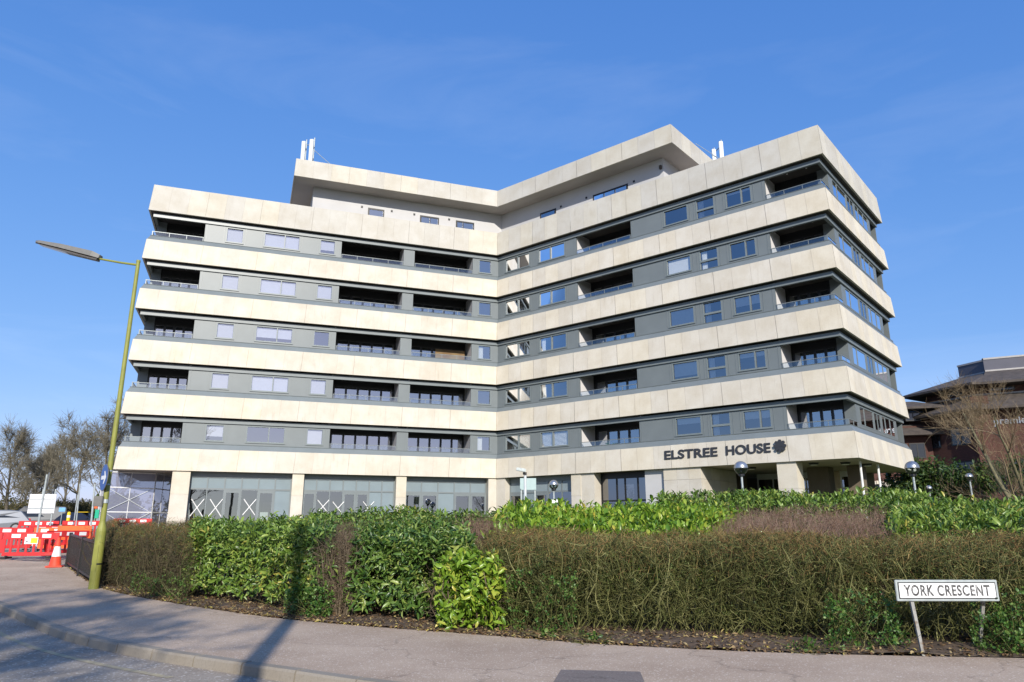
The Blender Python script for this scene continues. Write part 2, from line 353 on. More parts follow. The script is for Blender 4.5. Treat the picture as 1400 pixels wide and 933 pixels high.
# ------------------------------------------------------------------ hedges and shrubs
def shell(fl, fr, bl, br, zf, zb, n, amp=.12, deep=.12, faces=('front', 'top', 'left', 'right'), zlo=.12):
    "n points on the outside of a clipped block of foliage standing on the bed, with outward normals"
    fl, fr, bl, br = map(np.array, (fl, fr, bl, br))
    def q(u, v): return (fl * (1 - u)[:, None] + fr * u[:, None]) * (1 - v)[:, None] + (bl * (1 - u)[:, None] + br * u[:, None]) * v[:, None]
    wid = np.linalg.norm(fr - fl); dep = np.linalg.norm(bl - fl); hgt = zf - bz(*(fl + fr) / 2)
    A = {'front': wid * hgt, 'top': wid * dep, 'left': dep * hgt, 'right': dep * hgt, 'back': wid * hgt * .4}
    tot = sum(A[f] for f in faces); P = []; Nn = []
    fwd = (fl + fr - bl - br); fwd = fwd / np.linalg.norm(fwd); side = (fr - fl) / np.linalg.norm(fr - fl)
    for f in faces:
        k = max(1, int(n * A[f] / tot)); u = RNG.random(k); v = RNG.random(k); h = RNG.random(k)
        nr = np.zeros((k, 3))
        if f == 'front': v = v * 0; nr[:, :2] = fwd
        elif f == 'back': v = v * 0 + 1; nr[:, :2] = -fwd
        elif f == 'left': u = u * 0; nr[:, :2] = -side
        elif f == 'right': u = u * 0 + 1; nr[:, :2] = side
        else: h = h * 0 + 1; nr[:, 2] = 1
        xy = q(u, v); z0 = bedz(xy[:, 0], xy[:, 1]); zt = zf + (zb - zf) * v
        # rounded shoulder along the front, left and right top edges
        sh = np.minimum(np.minimum(v * dep, u * wid + .15), (1 - u) * wid + .15)
        zt = zt - .16 * np.exp(-sh / .18) * (f == 'top')
        hh = zlo + (1 - zlo) * h
        if f != 'top':
            pull = .20 * np.clip((hh - .72) / .28, 0, 1) ** 2; xy = xy - nr[:, :2] * pull[:, None]
            nr[:, 2] += np.clip((hh - .6) / .4, 0, 1)
        z = z0 + hh * (zt - z0)
        P.append(np.column_stack([xy, z])); Nn.append(unit(nr))
    P = np.concatenate(P); Nn = np.concatenate(Nn)
    lump = np.array([1.1 * noise.noise(Vector(p * .55 + 3)) + noise.noise(Vector(p * 1.1)) + .6 * noise.noise(Vector(p * 2.7 + 9)) for p in P])
    P = P + Nn * (lump * amp)[:, None] - Nn * (RNG.random(len(P)) ** 2 * deep)[:, None]
    return P, Nn
def leafy(P, Nn, per=6, L=.11, W=.042, up=.35, sprawl=.5, ln=.16, tilt=(35, 75)):
    "whorled shoots of leaves at each point"
    n = len(P); ax = unit(Nn * .75 + np.array([0, 0, up]) + RNG.normal(0, sprawl, (n, 3)))
    ref = unit(RNG.normal(0, 1, (n, 3))); a = unit(np.cross(ax, ref)); b = np.cross(ax, a)
    i = np.tile(np.arange(per), n); A = np.repeat(ax, per, 0); a = np.repeat(a, per, 0); b = np.repeat(b, per, 0); B = np.repeat(P, per, 0)
    w = i * 2.4 + RNG.normal(0, .3, n * per); rad = a * np.cos(w)[:, None] + b * np.sin(w)[:, None]
    s = (i / per)[:, None]; th = np.radians(np.interp(1 - i / per, [0, 1], tilt) + RNG.normal(0, 10, n * per))[:, None]
    d = A * np.cos(th) + rad * np.sin(th); nr = A * np.sin(th) - rad * np.cos(th)
    d[:, 2] -= .12
    sc = RNG.uniform(.45, 1.2, n * per) * np.repeat(RNG.uniform(.75, 1.15, n), per)
    return leaves_arr(B + A * (s - .6) * ln, d, nr, L * sc, W * sc * RNG.uniform(.8, 1.15, n * per))
def stems(fl, fr, bl, br, zf, zb, n, seg=6, r=(.007, .003), lean=.12, wob=.05, vmax=1., hvar=.25):
    fl, fr, bl, br = map(np.array, (fl, fr, bl, br))
    u = RNG.random(n); v = RNG.random(n) ** 1.3 * vmax
    xy = (fl * (1 - u)[:, None] + fr * u[:, None]) * (1 - v)[:, None] + (bl * (1 - u)[:, None] + br * u[:, None]) * v[:, None]
    z0 = bedz(xy[:, 0], xy[:, 1]); H = (zf + (zb - zf) * v - z0) * RNG.uniform(1 - hvar, 1.02, n)
    s = np.linspace(0, 1, seg); P = np.zeros((n, seg, 3))
    ln = RNG.normal(0, lean, (n, 2)); wb = np.cumsum(RNG.normal(0, wob, (n, seg, 2)), 1); wb[:, 0] = 0
    P[:, :, :2] = xy[:, None] + ln[:, None] * s[None, :, None] * 2 + wb
    P[:, :, 2] = z0[:, None] - .05 + s[None] * (H[:, None] + .05)
    Rr = np.interp(s, [0, 1], r)[None] * RNG.uniform(.6, 1.4, n)[:, None]
    return P, Rr
def side_twigs(P, Rr, per, L=(.12, .4), r=.003, updir=.35, seg=4):
    m, n, _ = P.shape; k = m * per
    i = RNG.integers(0, m, k); t = RNG.uniform(.12, .999, k) * (n - 1); j = t.astype(int); f = (t - j)[:, None]
    p = P[i, j] * (1 - f) + P[i, j + 1] * f
    d = unit(RNG.normal(0, 1, (k, 3)) * np.array([1, 1, .6]) + np.array([0, 0, updir]))
    ll = RNG.uniform(*L, k); Q = np.zeros((k, seg, 3)); q = p.copy(); Q[:, 0] = q
    for s in range(1, seg):
        d = unit(d + RNG.normal(0, .42, (k, 3))); q = q + d * (ll / (seg - 1))[:, None]; Q[:, s] = q
    rr = np.linspace(1, .55, seg)[None] * r * RNG.uniform(.6, 1.5, k)[:, None]
    return Q, rr
def laurel(name, label, quad, zf, zb, n, mat, group='laurel bushes of the planted bank', per=6, L=.12, W=.046, up=.35, sprawl=.5, amp=.17, deep=.38, faces=('front', 'top', 'left', 'right'), hole=None, zlo=.12, wood='twig', tilt=(35, 75), ns=60):
    fl, fr, bl, br = quad
    c = ((fl[0] + fr[0]) / 2, (fl[1] + fr[1]) / 2)
    t = thing(name, label, 'shrub', (c[0], c[1], bz(*c)), group=group)
    P, Nn = shell(fl, fr, bl, br, zf, zb, n, amp, deep, faces, zlo)
    P2, N2 = shell(fl, fr, bl, br, zf - .1, zb - .1, int(n * .45), amp, .9, ('front', 'top'), zlo); P2[:, :2] -= N2[:, :2] * .25
    P, Nn = np.concatenate([P, P2]), np.concatenate([Nn, N2])
    if hole is not None:
        hp, hr = hole; keep = np.linalg.norm((P - np.array(hp)) / np.array(hr), axis=1) > RNG.uniform(.8, 1.1, len(P)); P, Nn = P[keep], Nn[keep]
    V, T = leafy(P, Nn, per, L, W, up, sprawl, L * 1.4, tilt)
    np_mesh('foliage', V, None, T, M[mat], t)
    f_ = lambda a, b, t_: (a[0] + (b[0] - a[0]) * t_, a[1] + (b[1] - a[1]) * t_)
    S, Rr = stems(f_(fl, bl, .2), f_(fr, br, .2), bl, br, zf - .2, zb - .2, ns * 2, 5, (.014, .006), .06, .04)
    Q, rq = side_twigs(S, Rr, 7, (.15, .35), .004)
    V, Qd = join_tubes([tubes_arr(S, Rr, 4), tubes_arr(Q, rq, 3)])
    np_mesh('stems', V, Qd, None, M[wood], t)
    return t
def twiggy(name, label, quad, zf, zb, n, mat, per=8, leafmat_=None, nleaf=0, group=None, lean=.12, wob=.05, L=(.12, .4), r=(.007, .003), rt=.003, updir=.35, leafL=.03, cat='hedge', surf=0, hvar=.25, vmax=1., top=None, nsp=.5):
    fl, fr, bl, br = quad
    c = ((fl[0] + fr[0]) / 2, (fl[1] + fr[1]) / 2)
    t = thing(name, label, cat, (c[0], c[1], bz(*c)), group=group)
    S, Rr = stems(fl, fr, bl, br, zf, zb, n, 6, r, lean, wob, vmax, hvar)
    Q, rq = side_twigs(S, Rr, per, L, rt, updir)
    parts = [tubes_arr(S, Rr, 4), tubes_arr(Q, rq, 3)]
    if surf:                                                    # short clipped twig ends all over the outside
        P, Nn = shell(fl, fr, bl, br, zf, zb, surf, .13, .42)
        gap = np.array([noise.noise(Vector(p * 1.7 + 20)) + .6 * noise.noise(Vector(p * 4 + 7)) for p in P]); kp = gap > -.22 - .5 * (Nn[:, 2] > .8); P, Nn = P[kp], Nn[kp]
        k = len(P); d = unit(Nn * nsp + RNG.normal(0, .6, (k, 3)) + np.array([0, 0, .2])); ll = RNG.uniform(.08, .24, k)[:, None]
        d2 = unit(d + RNG.normal(0, .4, (k, 3))); TW = np.stack([P - d * ll, P - d * ll * .3, P + d2 * ll * .5], 1)
        TR = np.array([1, .8, .5])[None] * rt * RNG.uniform(.7, 1.4, k)[:, None]
        tp = (Nn[:, 2] > .8) & (RNG.random(k) < .75) if top else np.zeros(k, bool)
        parts.append(tubes_arr(TW[~tp], TR[~tp], 3))
        if top: V, Qd = tubes_arr(TW[tp], TR[tp], 3); np_mesh('top_growth', V, Qd, None, M[top], t)
    V, Qd = join_tubes(parts); np_mesh('branches', V, Qd, None, M[mat], t)
    if nleaf:
        P, Nn = shell(fl, fr, bl, br, zf, zb, nleaf, .1, .3)
        V, T = leafy(P, Nn, 4, leafL, leafL * .55, .3, .7, leafL * 2.5); np_mesh('foliage', V, None, T, M[leafmat_], t)
    return t
def E(px, inset): return edge_at(px, inset)
def quad(p0, p1, i0, i1, dep0, dep1=None):
    dep1 = dep0 if dep1 is None else dep1
    return (E(p0, i0), E(p1, i1), E(p0, i0 + dep0), E(p1, i1 + dep1))
def pol(px, Y): return ((px - 700) / 1019.0 * Y, Y)
# ------------------------------------------------------------------ setting
def sheet(name, fz, xs, ys, mat):
    X, Y = np.meshgrid(xs, ys); Z = fz(X, Y); V = np.column_stack([X.ravel(), Y.ravel(), Z.ravel()])
    nx, ny = len(xs), len(ys); i = (np.arange(ny - 1)[:, None] * nx + np.arange(nx - 1)[None]).ravel()
    o = np_mesh(name, V, np.stack([i, i + 1, i + nx + 1, i + nx], -1), None, mat, smooth=True); o['kind'] = 'structure'; return o
far = np.concatenate([np.linspace(-1500, -120, 12), np.linspace(-110, 110, 60), np.linspace(120, 1500, 12)])
fary = np.concatenate([np.linspace(-900, -60, 8), np.linspace(-50, 110, 90), np.linspace(120, 2500, 14)])
sheet('ground', lambda x, y: g(y) - .24, far, fary, M['grass'])
sheet('road', lambda x, y: g(y) - .12 + 0 * x, np.linspace(-75, 60, 60), np.linspace(-40, 66, 110), M['road'])
def chaikin(p, n=2):
    for _ in range(n):
        q = [p[0]]
        for a, b in zip(p[:-1], p[1:]):
            q.append((a[0] * .75 + b[0] * .25, a[1] * .75 + b[1] * .25)); q.append((a[0] * .25 + b[0] * .75, a[1] * .25 + b[1] * .75))
        q.append(p[-1]); p = q
    return p
Kc, Ec = np.array(chaikin(KERB, 3)), np.array(chaikin(EDGE, 3))
def strip(name, A, B, nv, fz, mat, kind='structure'):
    n = len(A); v = np.linspace(0, 1, nv); P = A[:, None] * (1 - v)[None, :, None] + B[:, None] * v[None, :, None]
    V = np.concatenate([P, fz(P[..., 0], P[..., 1])[..., None]], -1).reshape(-1, 3)
    i = (np.arange(n - 1)[:, None] * nv + np.arange(nv - 1)[None]).ravel()
    o = np_mesh(name, V, np.stack([i, i + nv, i + nv + 1, i + 1], -1), None, mat, smooth=True); o['kind'] = kind; return o
kd = np.gradient(Kc, axis=0); kn = unit(np.column_stack([kd[:, 1], -kd[:, 0]]))
kn *= np.sign(((Ec - Kc) * kn).sum(1))[:, None]
Kin = Kc + kn * .15
strip('pavement', Kin, Ec, 14, lambda x, y: g(y), M['pavement'])
# kerb stones: one structure, a small joint between stones
kb = MB(); s = np.concatenate([[0], np.cumsum(np.linalg.norm(np.diff(Kc, axis=0), axis=1))])
d0 = 0.
while d0 < s[-1] - 1:
    a, b = d0 + .011, d0 + .895
    ring = []
    for d in (a, (a + b) / 2, b):
        o_ = [np.interp(d, s, Kc[:, k]) for k in (0, 1)]; i_ = [np.interp(d, s, Kin[:, k]) for k in (0, 1)]
        z = gz(o_[1]) + .006 + random.uniform(-.002, .003)
        ex = (np.array(o_) - np.array(i_)) * .12
        ring.append([(o_[0] + ex[0], o_[1] + ex[1], z - .2), (o_[0], o_[1], z - .025), (o_[0] - ex[0], o_[1] - ex[1], z), (i_[0], i_[1], z), (i_[0], i_[1], z - .2)])
    kb.loft(ring, False, True); d0 += .906
kb.build('kerb', M['kerb'])['kind'] = 'structure'
# worn line along the kerb, newer tarmac patch, planted bed
sel = (Kc[:, 0] < -3.6) & (Kc[:, 0] > -9)
strip('road_marking', (Kc - kn * .50)[sel], (Kc - kn * .59)[sel], 2, lambda x, y: g(y) - .116, M['yline'])
pa = [at(770, 917, 9).xy, at(885, 917, 9).xy]
pm = MB(); pm.add([(.55, 8.78, .005), (1.42, 8.66, .005), (1.3, 7.3, .005), (.3, 7.4, .005)], [(0, 1, 2, 3)]); pm.build('pavement_patch', M['patch'])['kind'] = 'structure'
sE = np.concatenate([[0], np.cumsum(np.linalg.norm(np.diff(Ec, axis=0), axis=1))]); tE = np.concatenate([np.linspace(0, sE[-1], 420)])
Ef = np.column_stack([np.interp(tE, sE, Ec[:, k]) for k in (0, 1)])
Eb = Ef + np.array([[.25, .97]]) * np.array([.03 + .10 * noise.noise(Vector((a * 1.3, b * 1.3, 0))) + .05 * noise.noise(Vector((a * 5, b * 5, 2))) for a, b in Ef])[:, None]
bw = np.array([[6.0, 42.0]])
def rough_bed(x, y):
    z = bedz(x, y) + .008
    f = np.vectorize(lambda a, b: noise.noise(Vector((a * 2.3, b * 2.3, 0))) * .03 + noise.noise(Vector((a * 7, b * 7, 3))) * .012)(x, y)
    return z + np.clip(f, -.006, .1)
strip('planting_bed', Eb, Eb + np.array([[.25, .97]]) * 5.0, 40, rough_bed, M['soil'])
strip('lawn', Eb + np.array([[.25, .97]]) * 4.99, Eb + bw, 24, lambda x, y: bedz(x, y), M['grass'])
# leaf litter on the bare strip in front of the hedges
k = 9500; u = RNG.random(k) ** .9; ii = (u * (len(Ec) - 12)).astype(int) + 5; w = RNG.random(k)
p = Ec[ii] * (1 - w)[:, None] + Ec[ii + 1] * w[:, None] + np.array([[.25, .97]]) * (RNG.random(k) ** 1.6 * 1.3 - .04)[:, None]
P3 = np.column_stack([p, bedz(p[:, 0], p[:, 1]) + .012 + RNG.random(k) * .02])
V, T = leaves_arr(P3, RNG.normal(0, 1, (k, 3)) * np.array([1, 1, .25]), unit(np.array([0, 0, 1.]) + RNG.normal(0, .35, (k, 3))), RNG.uniform(.02, .085, k), RNG.uniform(.015, .05, k))
lt = np_mesh('leaf_litter', V, None, T, M['litter']); lt['kind'] = 'stuff'
tag(lt, 'dead brown and yellow leaves scattered on the soil below the hedges', 'leaf litter')
#=====PART2=====
M['cream_panel'] = simple('warm_cream_panel', (.62, .50, .34), .8, 0, .05)
# ------------------------------------------------------------------ the apartment building: two wings meeting at 120 degrees
A1, A2 = R(70.15), R(-49.85)
d1 = Vector((math.sin(A1), math.cos(A1), 0)); d2 = Vector((-math.sin(A2), -math.cos(A2), 0))
n1 = Vector((-d1.y, d1.x, 0)); n2 = Vector((-d2.y, d2.x, 0))
C0 = Vector((-1.12, 50.9, 0)); WL = 23.68; DP = 12.3; PIT = 3.3; B0 = 4.87; TS = math.tan(R(30))
FR = {'L': (C0, d1, n1), 'R': (C0, d2, n2), 'RE': (C0 + d2 * WL, n2, -d2), 'LE': (C0 - d1 * WL, n1, d1),
      'RB': (C0 + n2 * DP, d2, -n2), 'LB': (C0 + n1 * DP, d1, -n1)}
def WP(fr, t, o, z): c, d, n = FR[fr]; v = c + d * t + n * o; return Vector((v.x, v.y, z))
def outline(o, L=WL, R_=WL, dep=DP):
    "plan of the block pulled in by o: left end front, inner corner, right end front, right end back, back corner, left end back"
    return [WP('L', -L + o, o, 0), WP('L', TS * o, o, 0), WP('R', R_ - o, o, 0), WP('R', R_ - o, dep - o, 0), WP('R', -TS * (dep - o), dep - o, 0), WP('L', -L + o, dep - o, 0)]
def ring(o, z, **k): return [(p.x, p.y, z) for p in outline(o, **k)]
def fbox(mb, fr, t0, t1, o0, o1, z0, z1):
    mb.hexa([WP(fr, t0, o0, z0), WP(fr, t1, o0, z0), WP(fr, t1, o1, z0), WP(fr, t0, o1, z0), WP(fr, t0, o0, z1), WP(fr, t1, o0, z1), WP(fr, t1, o1, z1), WP(fr, t0, o1, z1)]); return mb
apt = thing('apartment_building', 'long white banded apartment block with two wings meeting at an inner corner', 'building', (C0.x, C0.y, 1.4))
def bd(mb, name, mat, parent=apt, **k): return mb.build(name, M[mat], parent, world=True, **k)
def band(z0, z1, o0, o1, thick, small, big, L=WL, R_=WL, dep=DP):
    "row of battered stone panels round the whole outline with open joints"
    mb = MB(); lo, hi = outline(o0, L, R_, dep), outline(o1, L, R_, dep); li, hi_ = outline(o0 + thick, L, R_, dep), outline(o1 + thick, L, R_, dep)
    for i in range(6):
        j = (i + 1) % 6; ln = (lo[j] - lo[i]).length; nb = max(1, round(ln / big)); nsm = max(1, round(big / small)); n = nb * nsm
        for k in range(n):
            ga = (.010 if k % nsm == 0 else .004) / ln; gb = (.010 if (k + 1) % nsm == 0 else .004) / ln
            if k == 0: ga = .0004
            if k == n - 1: gb = .0004
            a, b = k / n + ga, (k + 1) / n - gb
            def P(A, B, f, z): q = A.lerp(B, f); return (q.x, q.y, z)
            dz = random.uniform(-.004, .004)
            mb.hexa([P(lo[i], lo[j], a, z0), P(lo[i], lo[j], b, z0), P(li[i], li[j], b, z0), P(li[i], li[j], a, z0),
                     P(hi[i], hi[j], a, z1 + dz), P(hi[i], hi[j], b, z1 + dz), P(hi_[i], hi_[j], b, z1 + dz), P(hi_[i], hi_[j], a, z1 + dz)])
    return mb
OPEN = {'L': [('corner', -23.35, -20.25), ('w', -18.92, -17.84, ()), ('w', -16.53, -14.19, (-15.18,)), ('w', -12.85, -11.80, ()), ('b', -11.38, -6.97), ('b', -6.18, -1.78), ('w', -1.30, -.30, ())],
        'R': [('w', .51, 2.82, (1.70,)), ('w', 3.64, 5.98, (4.70,)), ('b', 6.97, 11.31), ('w', 13.71, 15.37, ()), ('tall', 15.92, 17.12, ()), ('w', 17.83, 19.42, (18.80,)), ('corner', 20.25, 23.35)],
        'RE': [('corner', .33, 2.0), ('w', 2.6, 5.2, (3.45,)), ('w', 5.35, 6.7, (6.05,)), ('w', 7.0, 9.9, (7.75, 8.85)), ('corner', 10.3, 11.97)],
        'LE': [('corner', .33, 2.0), ('w', 3.4, 5.4, (4.4,)), ('w', 7.0, 9.0, (8.0,)), ('corner', 10.3, 11.97)],
        'RB': [('w', 2 + 3.2 * k, 3.6 + 3.2 * k, (2.8 + 3.2 * k,)) for k in range(6)], 'LB': [('w', -21.6 + 3.2 * k, -20 + 3.2 * k, (-20.8 + 3.2 * k,)) for k in range(6)]}
SPAN = {'L': (-WL + .38, TS * .38), 'R': (TS * -.38 + .0, WL - .38), 'RE': (.38, DP - .38), 'LE': (.38, DP - .38), 'RB': (TS * -DP + 2.0, WL - .38), 'LB': (-WL + .38, TS * DP - 2.0)}
OC = .38
def window(fr, t0, t1, muls, z0, z1, parent=apt, o=OC, transom=None, blind=None, pane='pane', frame='frame', bar=.055):
    f = MB(); oo, oi = o - .012, o + .10
    fbox(f, fr, t0, t1, oo, oi, z0, z0 + bar); fbox(f, fr, t0, t1, oo, oi, z1 - bar, z1)
    fbox(f, fr, t0, t0 + bar, oo, oi, z0 + bar, z1 - bar); fbox(f, fr, t1 - bar, t1, oo, oi, z0 + bar, z1 - bar)
    for m in muls: fbox(f, fr, m - bar * .6, m + bar * .6, oo, oi, z0 + bar, z1 - bar)
    if transom: fbox(f, fr, t0 + bar, t1 - bar, oo + .004, oi, transom - .06, transom + .06)
    if fr in 'LR' and o == OC: fbox(f, fr, t0 - .04, t1 + .04, o - .05, o - .014, z0 - .045, z0 - .004)
    w = bd(f, 'window', frame, parent)
    p = MB(); op_ = o + (.075 if fr in 'LR' and o == OC else .012); p.add([WP(fr, t0 + .02, op_, z0 + .02), WP(fr, t1 - .02, op_, z0 + .02), WP(fr, t1 - .02, op_, z1 - .02), WP(fr, t0 + .02, op_, z1 - .02)], [(0, 1, 2, 3)])
    bd(p, 'pane', pane, w)
    if blind == 'curtain':
        b = MB(); n = 14
        pts = [(t0 + .10 + .34 * k / n, o + .19 + .03 * math.sin(k * 2.2)) for k in range(n + 1)]
        vs = [WP(fr, a, c, z) for z in (z0 + .05, z1 - .05) for a, c in pts]
        b.add(vs, [(k, k + 1, n + 2 + k, n + 1 + k) for k in range(n)]); bd(b, 'curtain', 'blind', w)
    elif blind == 'slats':
        b = MB()
        for k in range(12):
            z = z0 + .08 + (z1 - z0 - .14) * k / 11
            b.hexa([WP(fr, t0 + .07, o + .13, z), WP(fr, t1 - .07, o + .13, z), WP(fr, t1 - .07, o + .17, z + .045), WP(fr, t0 + .07, o + .17, z + .045)] + [WP(fr, t0 + .07, o + .13, z + .006), WP(fr, t1 - .07, o + .13, z + .006), WP(fr, t1 - .07, o + .17, z + .051), WP(fr, t0 + .07, o + .17, z + .051)])
        bd(b, 'blind', 'blind', w)
    elif blind:
        b = MB(); fbox(b, fr, t0 + .08, t1 - .08, o + .15, o + .155, z0 + (z1 - z0) * (1 - blind), z1 - .05); bd(b, 'blind', 'sky_tint_blind' if fr == 'L' else 'blind', w)
    return w
def folding_doors(fr, t0, t1, o, z0, z1, parent, n):
    f = MB(); b = .07
    fbox(f, fr, t0, t1, o - .04, o + .03, z1 - .16, z1)
    for k in range(n + 1):
        t = t0 + (t1 - t0) * k / n; ww = b if 0 < k < n else b * .8
        fbox(f, fr, t - ww, t + ww, o - .044, o + .034, z0, z1 - .16)
    d = bd(f, 'folding_door', 'black', parent)
    p = MB(); p.add([WP(fr, t0, o, z0), WP(fr, t1, o, z0), WP(fr, t1, o, z1 - .16), WP(fr, t0, o, z1 - .16)], [(0, 1, 2, 3)]); bd(p, 'door_pane', 'pane', parent)
def railing(frs, parent, z0, o=.30):
    "low glass balustrade: list of (frame, t0, t1)"
    f = MB(); gl = MB()
    for fr, t0, t1 in frs:
        n = max(2, round(abs(t1 - t0) / 1.1))
        fbox(f, fr, t0, t1, o + .03, o + .075, z0 + .30, z0 + .335)
        for k in range(n + 1):
            t = t0 + (t1 - t0) * k / n; t = min(max(t, t0 + .03), t1 - .03); fbox(f, fr, t - .014, t + .014, o + .036, o + .068, z0 - .3, z0 + .30)
        gl.add([WP(fr, t0, o + .052, z0 - .3), WP(fr, t1, o + .052, z0 - .3), WP(fr, t1, o + .052, z0 + .29), WP(fr, t0, o + .052, z0 + .29)], [(0, 1, 2, 3)])
    bd(f, 'handrail', 'rail', parent); bd(gl, 'rail_glass', 'rail_glass', parent)
# ground slab, floors, roof, inner walls
for i in range(6):
    B = B0 + PIT * i
    mb = MB(); o0 = .13
    mb.prism([(p.x, p.y) for p in outline(o0)], B + .02, B + (.8 if i < 5 else .5)); bd(mb, 'floor_slab', 'slab' if i else 'slab2')
    bd(band(B, B + (1.33 if i < 5 else 1.83), 0, .10 if i < 5 else .12, .11, 1.11, 3.33), 'fascia', 'stone' if i < 5 else 'stone_top')
    if i == 5: break
    mb = MB(); mb.loft([ring(.125, B + 1.28), ring(.125, B + 1.345), ring(.285, B + 1.66), ring(OC + .05, B + 1.66), ring(OC + .05, B + 1.28)]); bd(mb, 'sill', 'sill')
    mb = MB(); mb.loft([ring(.27, B + 1.655), ring(.255, B + 1.69), ring(.30, B + 1.70), ring(OC + .03, B + 1.70), ring(OC + .03, B + 1.655)]); bd(mb, 'sill_lip', 'sill')
    mb = MB(); mb.loft([ring(.29, B + 2.98), ring(.29, B + 3.22), ring(.46, B + 3.22), ring(.46, B + 2.98)]); bd(mb, 'head_beam', 'sill')
    zb, zt, w0, w1 = B + 1.62, B + 2.99, B + 1.88, B + 2.92
    for fr in OPEN:
        t = SPAN[fr][0]; clad = MB()
        for op in sorted(OPEN[fr], key=lambda q: q[1]):
            if op[1] > t: fbox(clad, fr, t, op[1], OC, OC + .10, zb, zt)
            if op[0] == 'w':
                fbox(clad, fr, op[1], op[2], OC, OC + .10, zb, w0); fbox(clad, fr, op[1], op[2], OC, OC + .10, w1, zt)
            if op[0] in ('b', 'corner', 'tall') and clad.v: bd(clad, 'cladding', 'clad'); clad = MB()
            t = op[2]
        if t < SPAN[fr][1]: fbox(clad, fr, t, SPAN[fr][1], OC, OC + .10, zb, zt)
        if clad.v: bd(clad, 'cladding', 'clad')
        if fr in 'LR':                                         # standing seams at the panel joints
            for op in OPEN[fr]:
                for tt in (op[1] - .14, op[2] + .14):
                    if op[0] != 'corner' or abs(tt) < 21: rib = MB(); fbox(rib, fr, tt - .012, tt + .012, OC - .016, OC + .002, B + 1.70, B + 2.98); bd(rib, 'seam', 'sill')
    mb = MB(); a = [(p.x, p.y, 0) for p in outline(4.6)]
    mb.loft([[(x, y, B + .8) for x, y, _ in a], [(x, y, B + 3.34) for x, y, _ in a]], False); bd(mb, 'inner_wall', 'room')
    for fr in OPEN:
        for n_, op in enumerate(OPEN[fr]):
            if op[0] in ('w', 'tall'):
                bl = None; tr = None; z0, z1 = w0, w1
                if fr == 'R':
                    bl = 'curtain' if n_ in (0, 1, 4) else (None, .3, .55, None, .2)[(i + n_) % 5]
                    if n_ == 3: bl = {0: .38, 1: .8, 2: 1., 3: 1., 4: .0}[i] or None
                    if i == 0 and n_ in (0, 1): bl = 'slats'
                    if i == 0 and n_ == 5: bl = .45
                if fr == 'L' and n_ in (1, 2, 3):
                    bl = [.98, .98, .7, .98, None, .98, .98, .98][(i * 3 + n_ * 2) % 8]  # blinds added to paint the pale sky reflection of these windows
                if fr == 'L' and n_ == 6 and i in (0, 2): bl = 'curtain'
                if fr in ('RE',) and (i + n_) % 3 == 0: bl = 'curtain'
                if op[0] == 'tall': z0, z1, tr = B + 1.58, B + 2.97, B + 2.26
                window(fr, op[1], op[2], op[3], z0, z1, transom=tr, blind=bl, pane='pane_dim' if fr == 'R' and n_ == 0 else 'pane_clear' if fr == 'R' else 'pane')
            elif op[0] == 'b':
                dp = 2.0; bm_ = MB()
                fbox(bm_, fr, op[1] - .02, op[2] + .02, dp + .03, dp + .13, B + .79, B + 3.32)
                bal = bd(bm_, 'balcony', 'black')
                jm = MB(); fbox(jm, fr, op[1] - .10, op[1], OC + .10, dp + .03, B + .8, B + 3.3); bd(jm, 'side_wall', 'jamb', bal); jm = MB(); fbox(jm, fr, op[2], op[2] + .10, OC + .10, dp + .03, B + .8, B + 3.3)
                bd(jm, 'side_wall', 'jamb', bal)
                folding_doors(fr, op[1] + .25, op[2] - .1, dp, B + .8, B + 2.95, bal, 5)
                railing([(fr, op[1] + .02, op[2] - .02)], bal, B + 1.66)
                if fr == 'L' and i == 2 and n_ == 5:
                    p = MB(); fbox(p, fr, -4.2, -2.0, dp - .6, dp - .56, B + .82, B + 2.62); tag  # timber screen
                    bd(p, 'timber_screen', 'litter', bal)
    # corner balconies: open to the front and to the end
    for (fa, fb, sgn, rear) in (('L', 'LE', -1, 0), ('R', 'RE', 1, 0), ('L', 'LE', -1, 1), ('R', 'RE', 1, 1)):
        if rear: fa2 = fa + 'B'
        else: fa2 = fa
        t_in, t_out = (20.25, WL - .30)
        dp = 2.0; ta, tb = sorted((sgn * (t_in - .02), sgn * (WL - .95)))
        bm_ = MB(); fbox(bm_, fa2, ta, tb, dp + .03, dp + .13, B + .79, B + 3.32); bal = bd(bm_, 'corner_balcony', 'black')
        jm = MB(); a_, b_ = sorted((sgn * t_in, sgn * (t_in - .10))); fbox(jm, fa2, a_, b_, OC + .10, dp + .03, B + .8, B + 3.3)
        bd(jm, 'side_wall', 'jamb', bal)
        pr = MB(); a_, b_ = sorted((sgn * (WL - .95), sgn * (WL - .38))); fbox(pr, fa2, a_, b_, dp - .10, dp + .35, B + .8, B + 3.3); bd(pr, 'corner_pier', 'clad', bal)
        a_, b_ = sorted((sgn * (t_in + .15), sgn * (WL - 1.0))); folding_doors(fa2, a_, b_, dp, B + .8, B + 2.95, bal, 4)
        if not rear:
            a_, b_ = sorted((sgn * (t_in + .02), sgn * (WL - .335))); railing([(fa2, a_, b_), (fb, .335, dp - .12)], bal, B + 1.66)
            for q in (21.3, 22.4):
                lt_ = MB(); c = WP(fa2, sgn * q, 1.2, B + 3.312); lt_.lathe([(.0, 0), (.05, 0), (.05, -.015), (0, -.015)], 10, c); bd(lt_, 'downlight', 'white', bal)
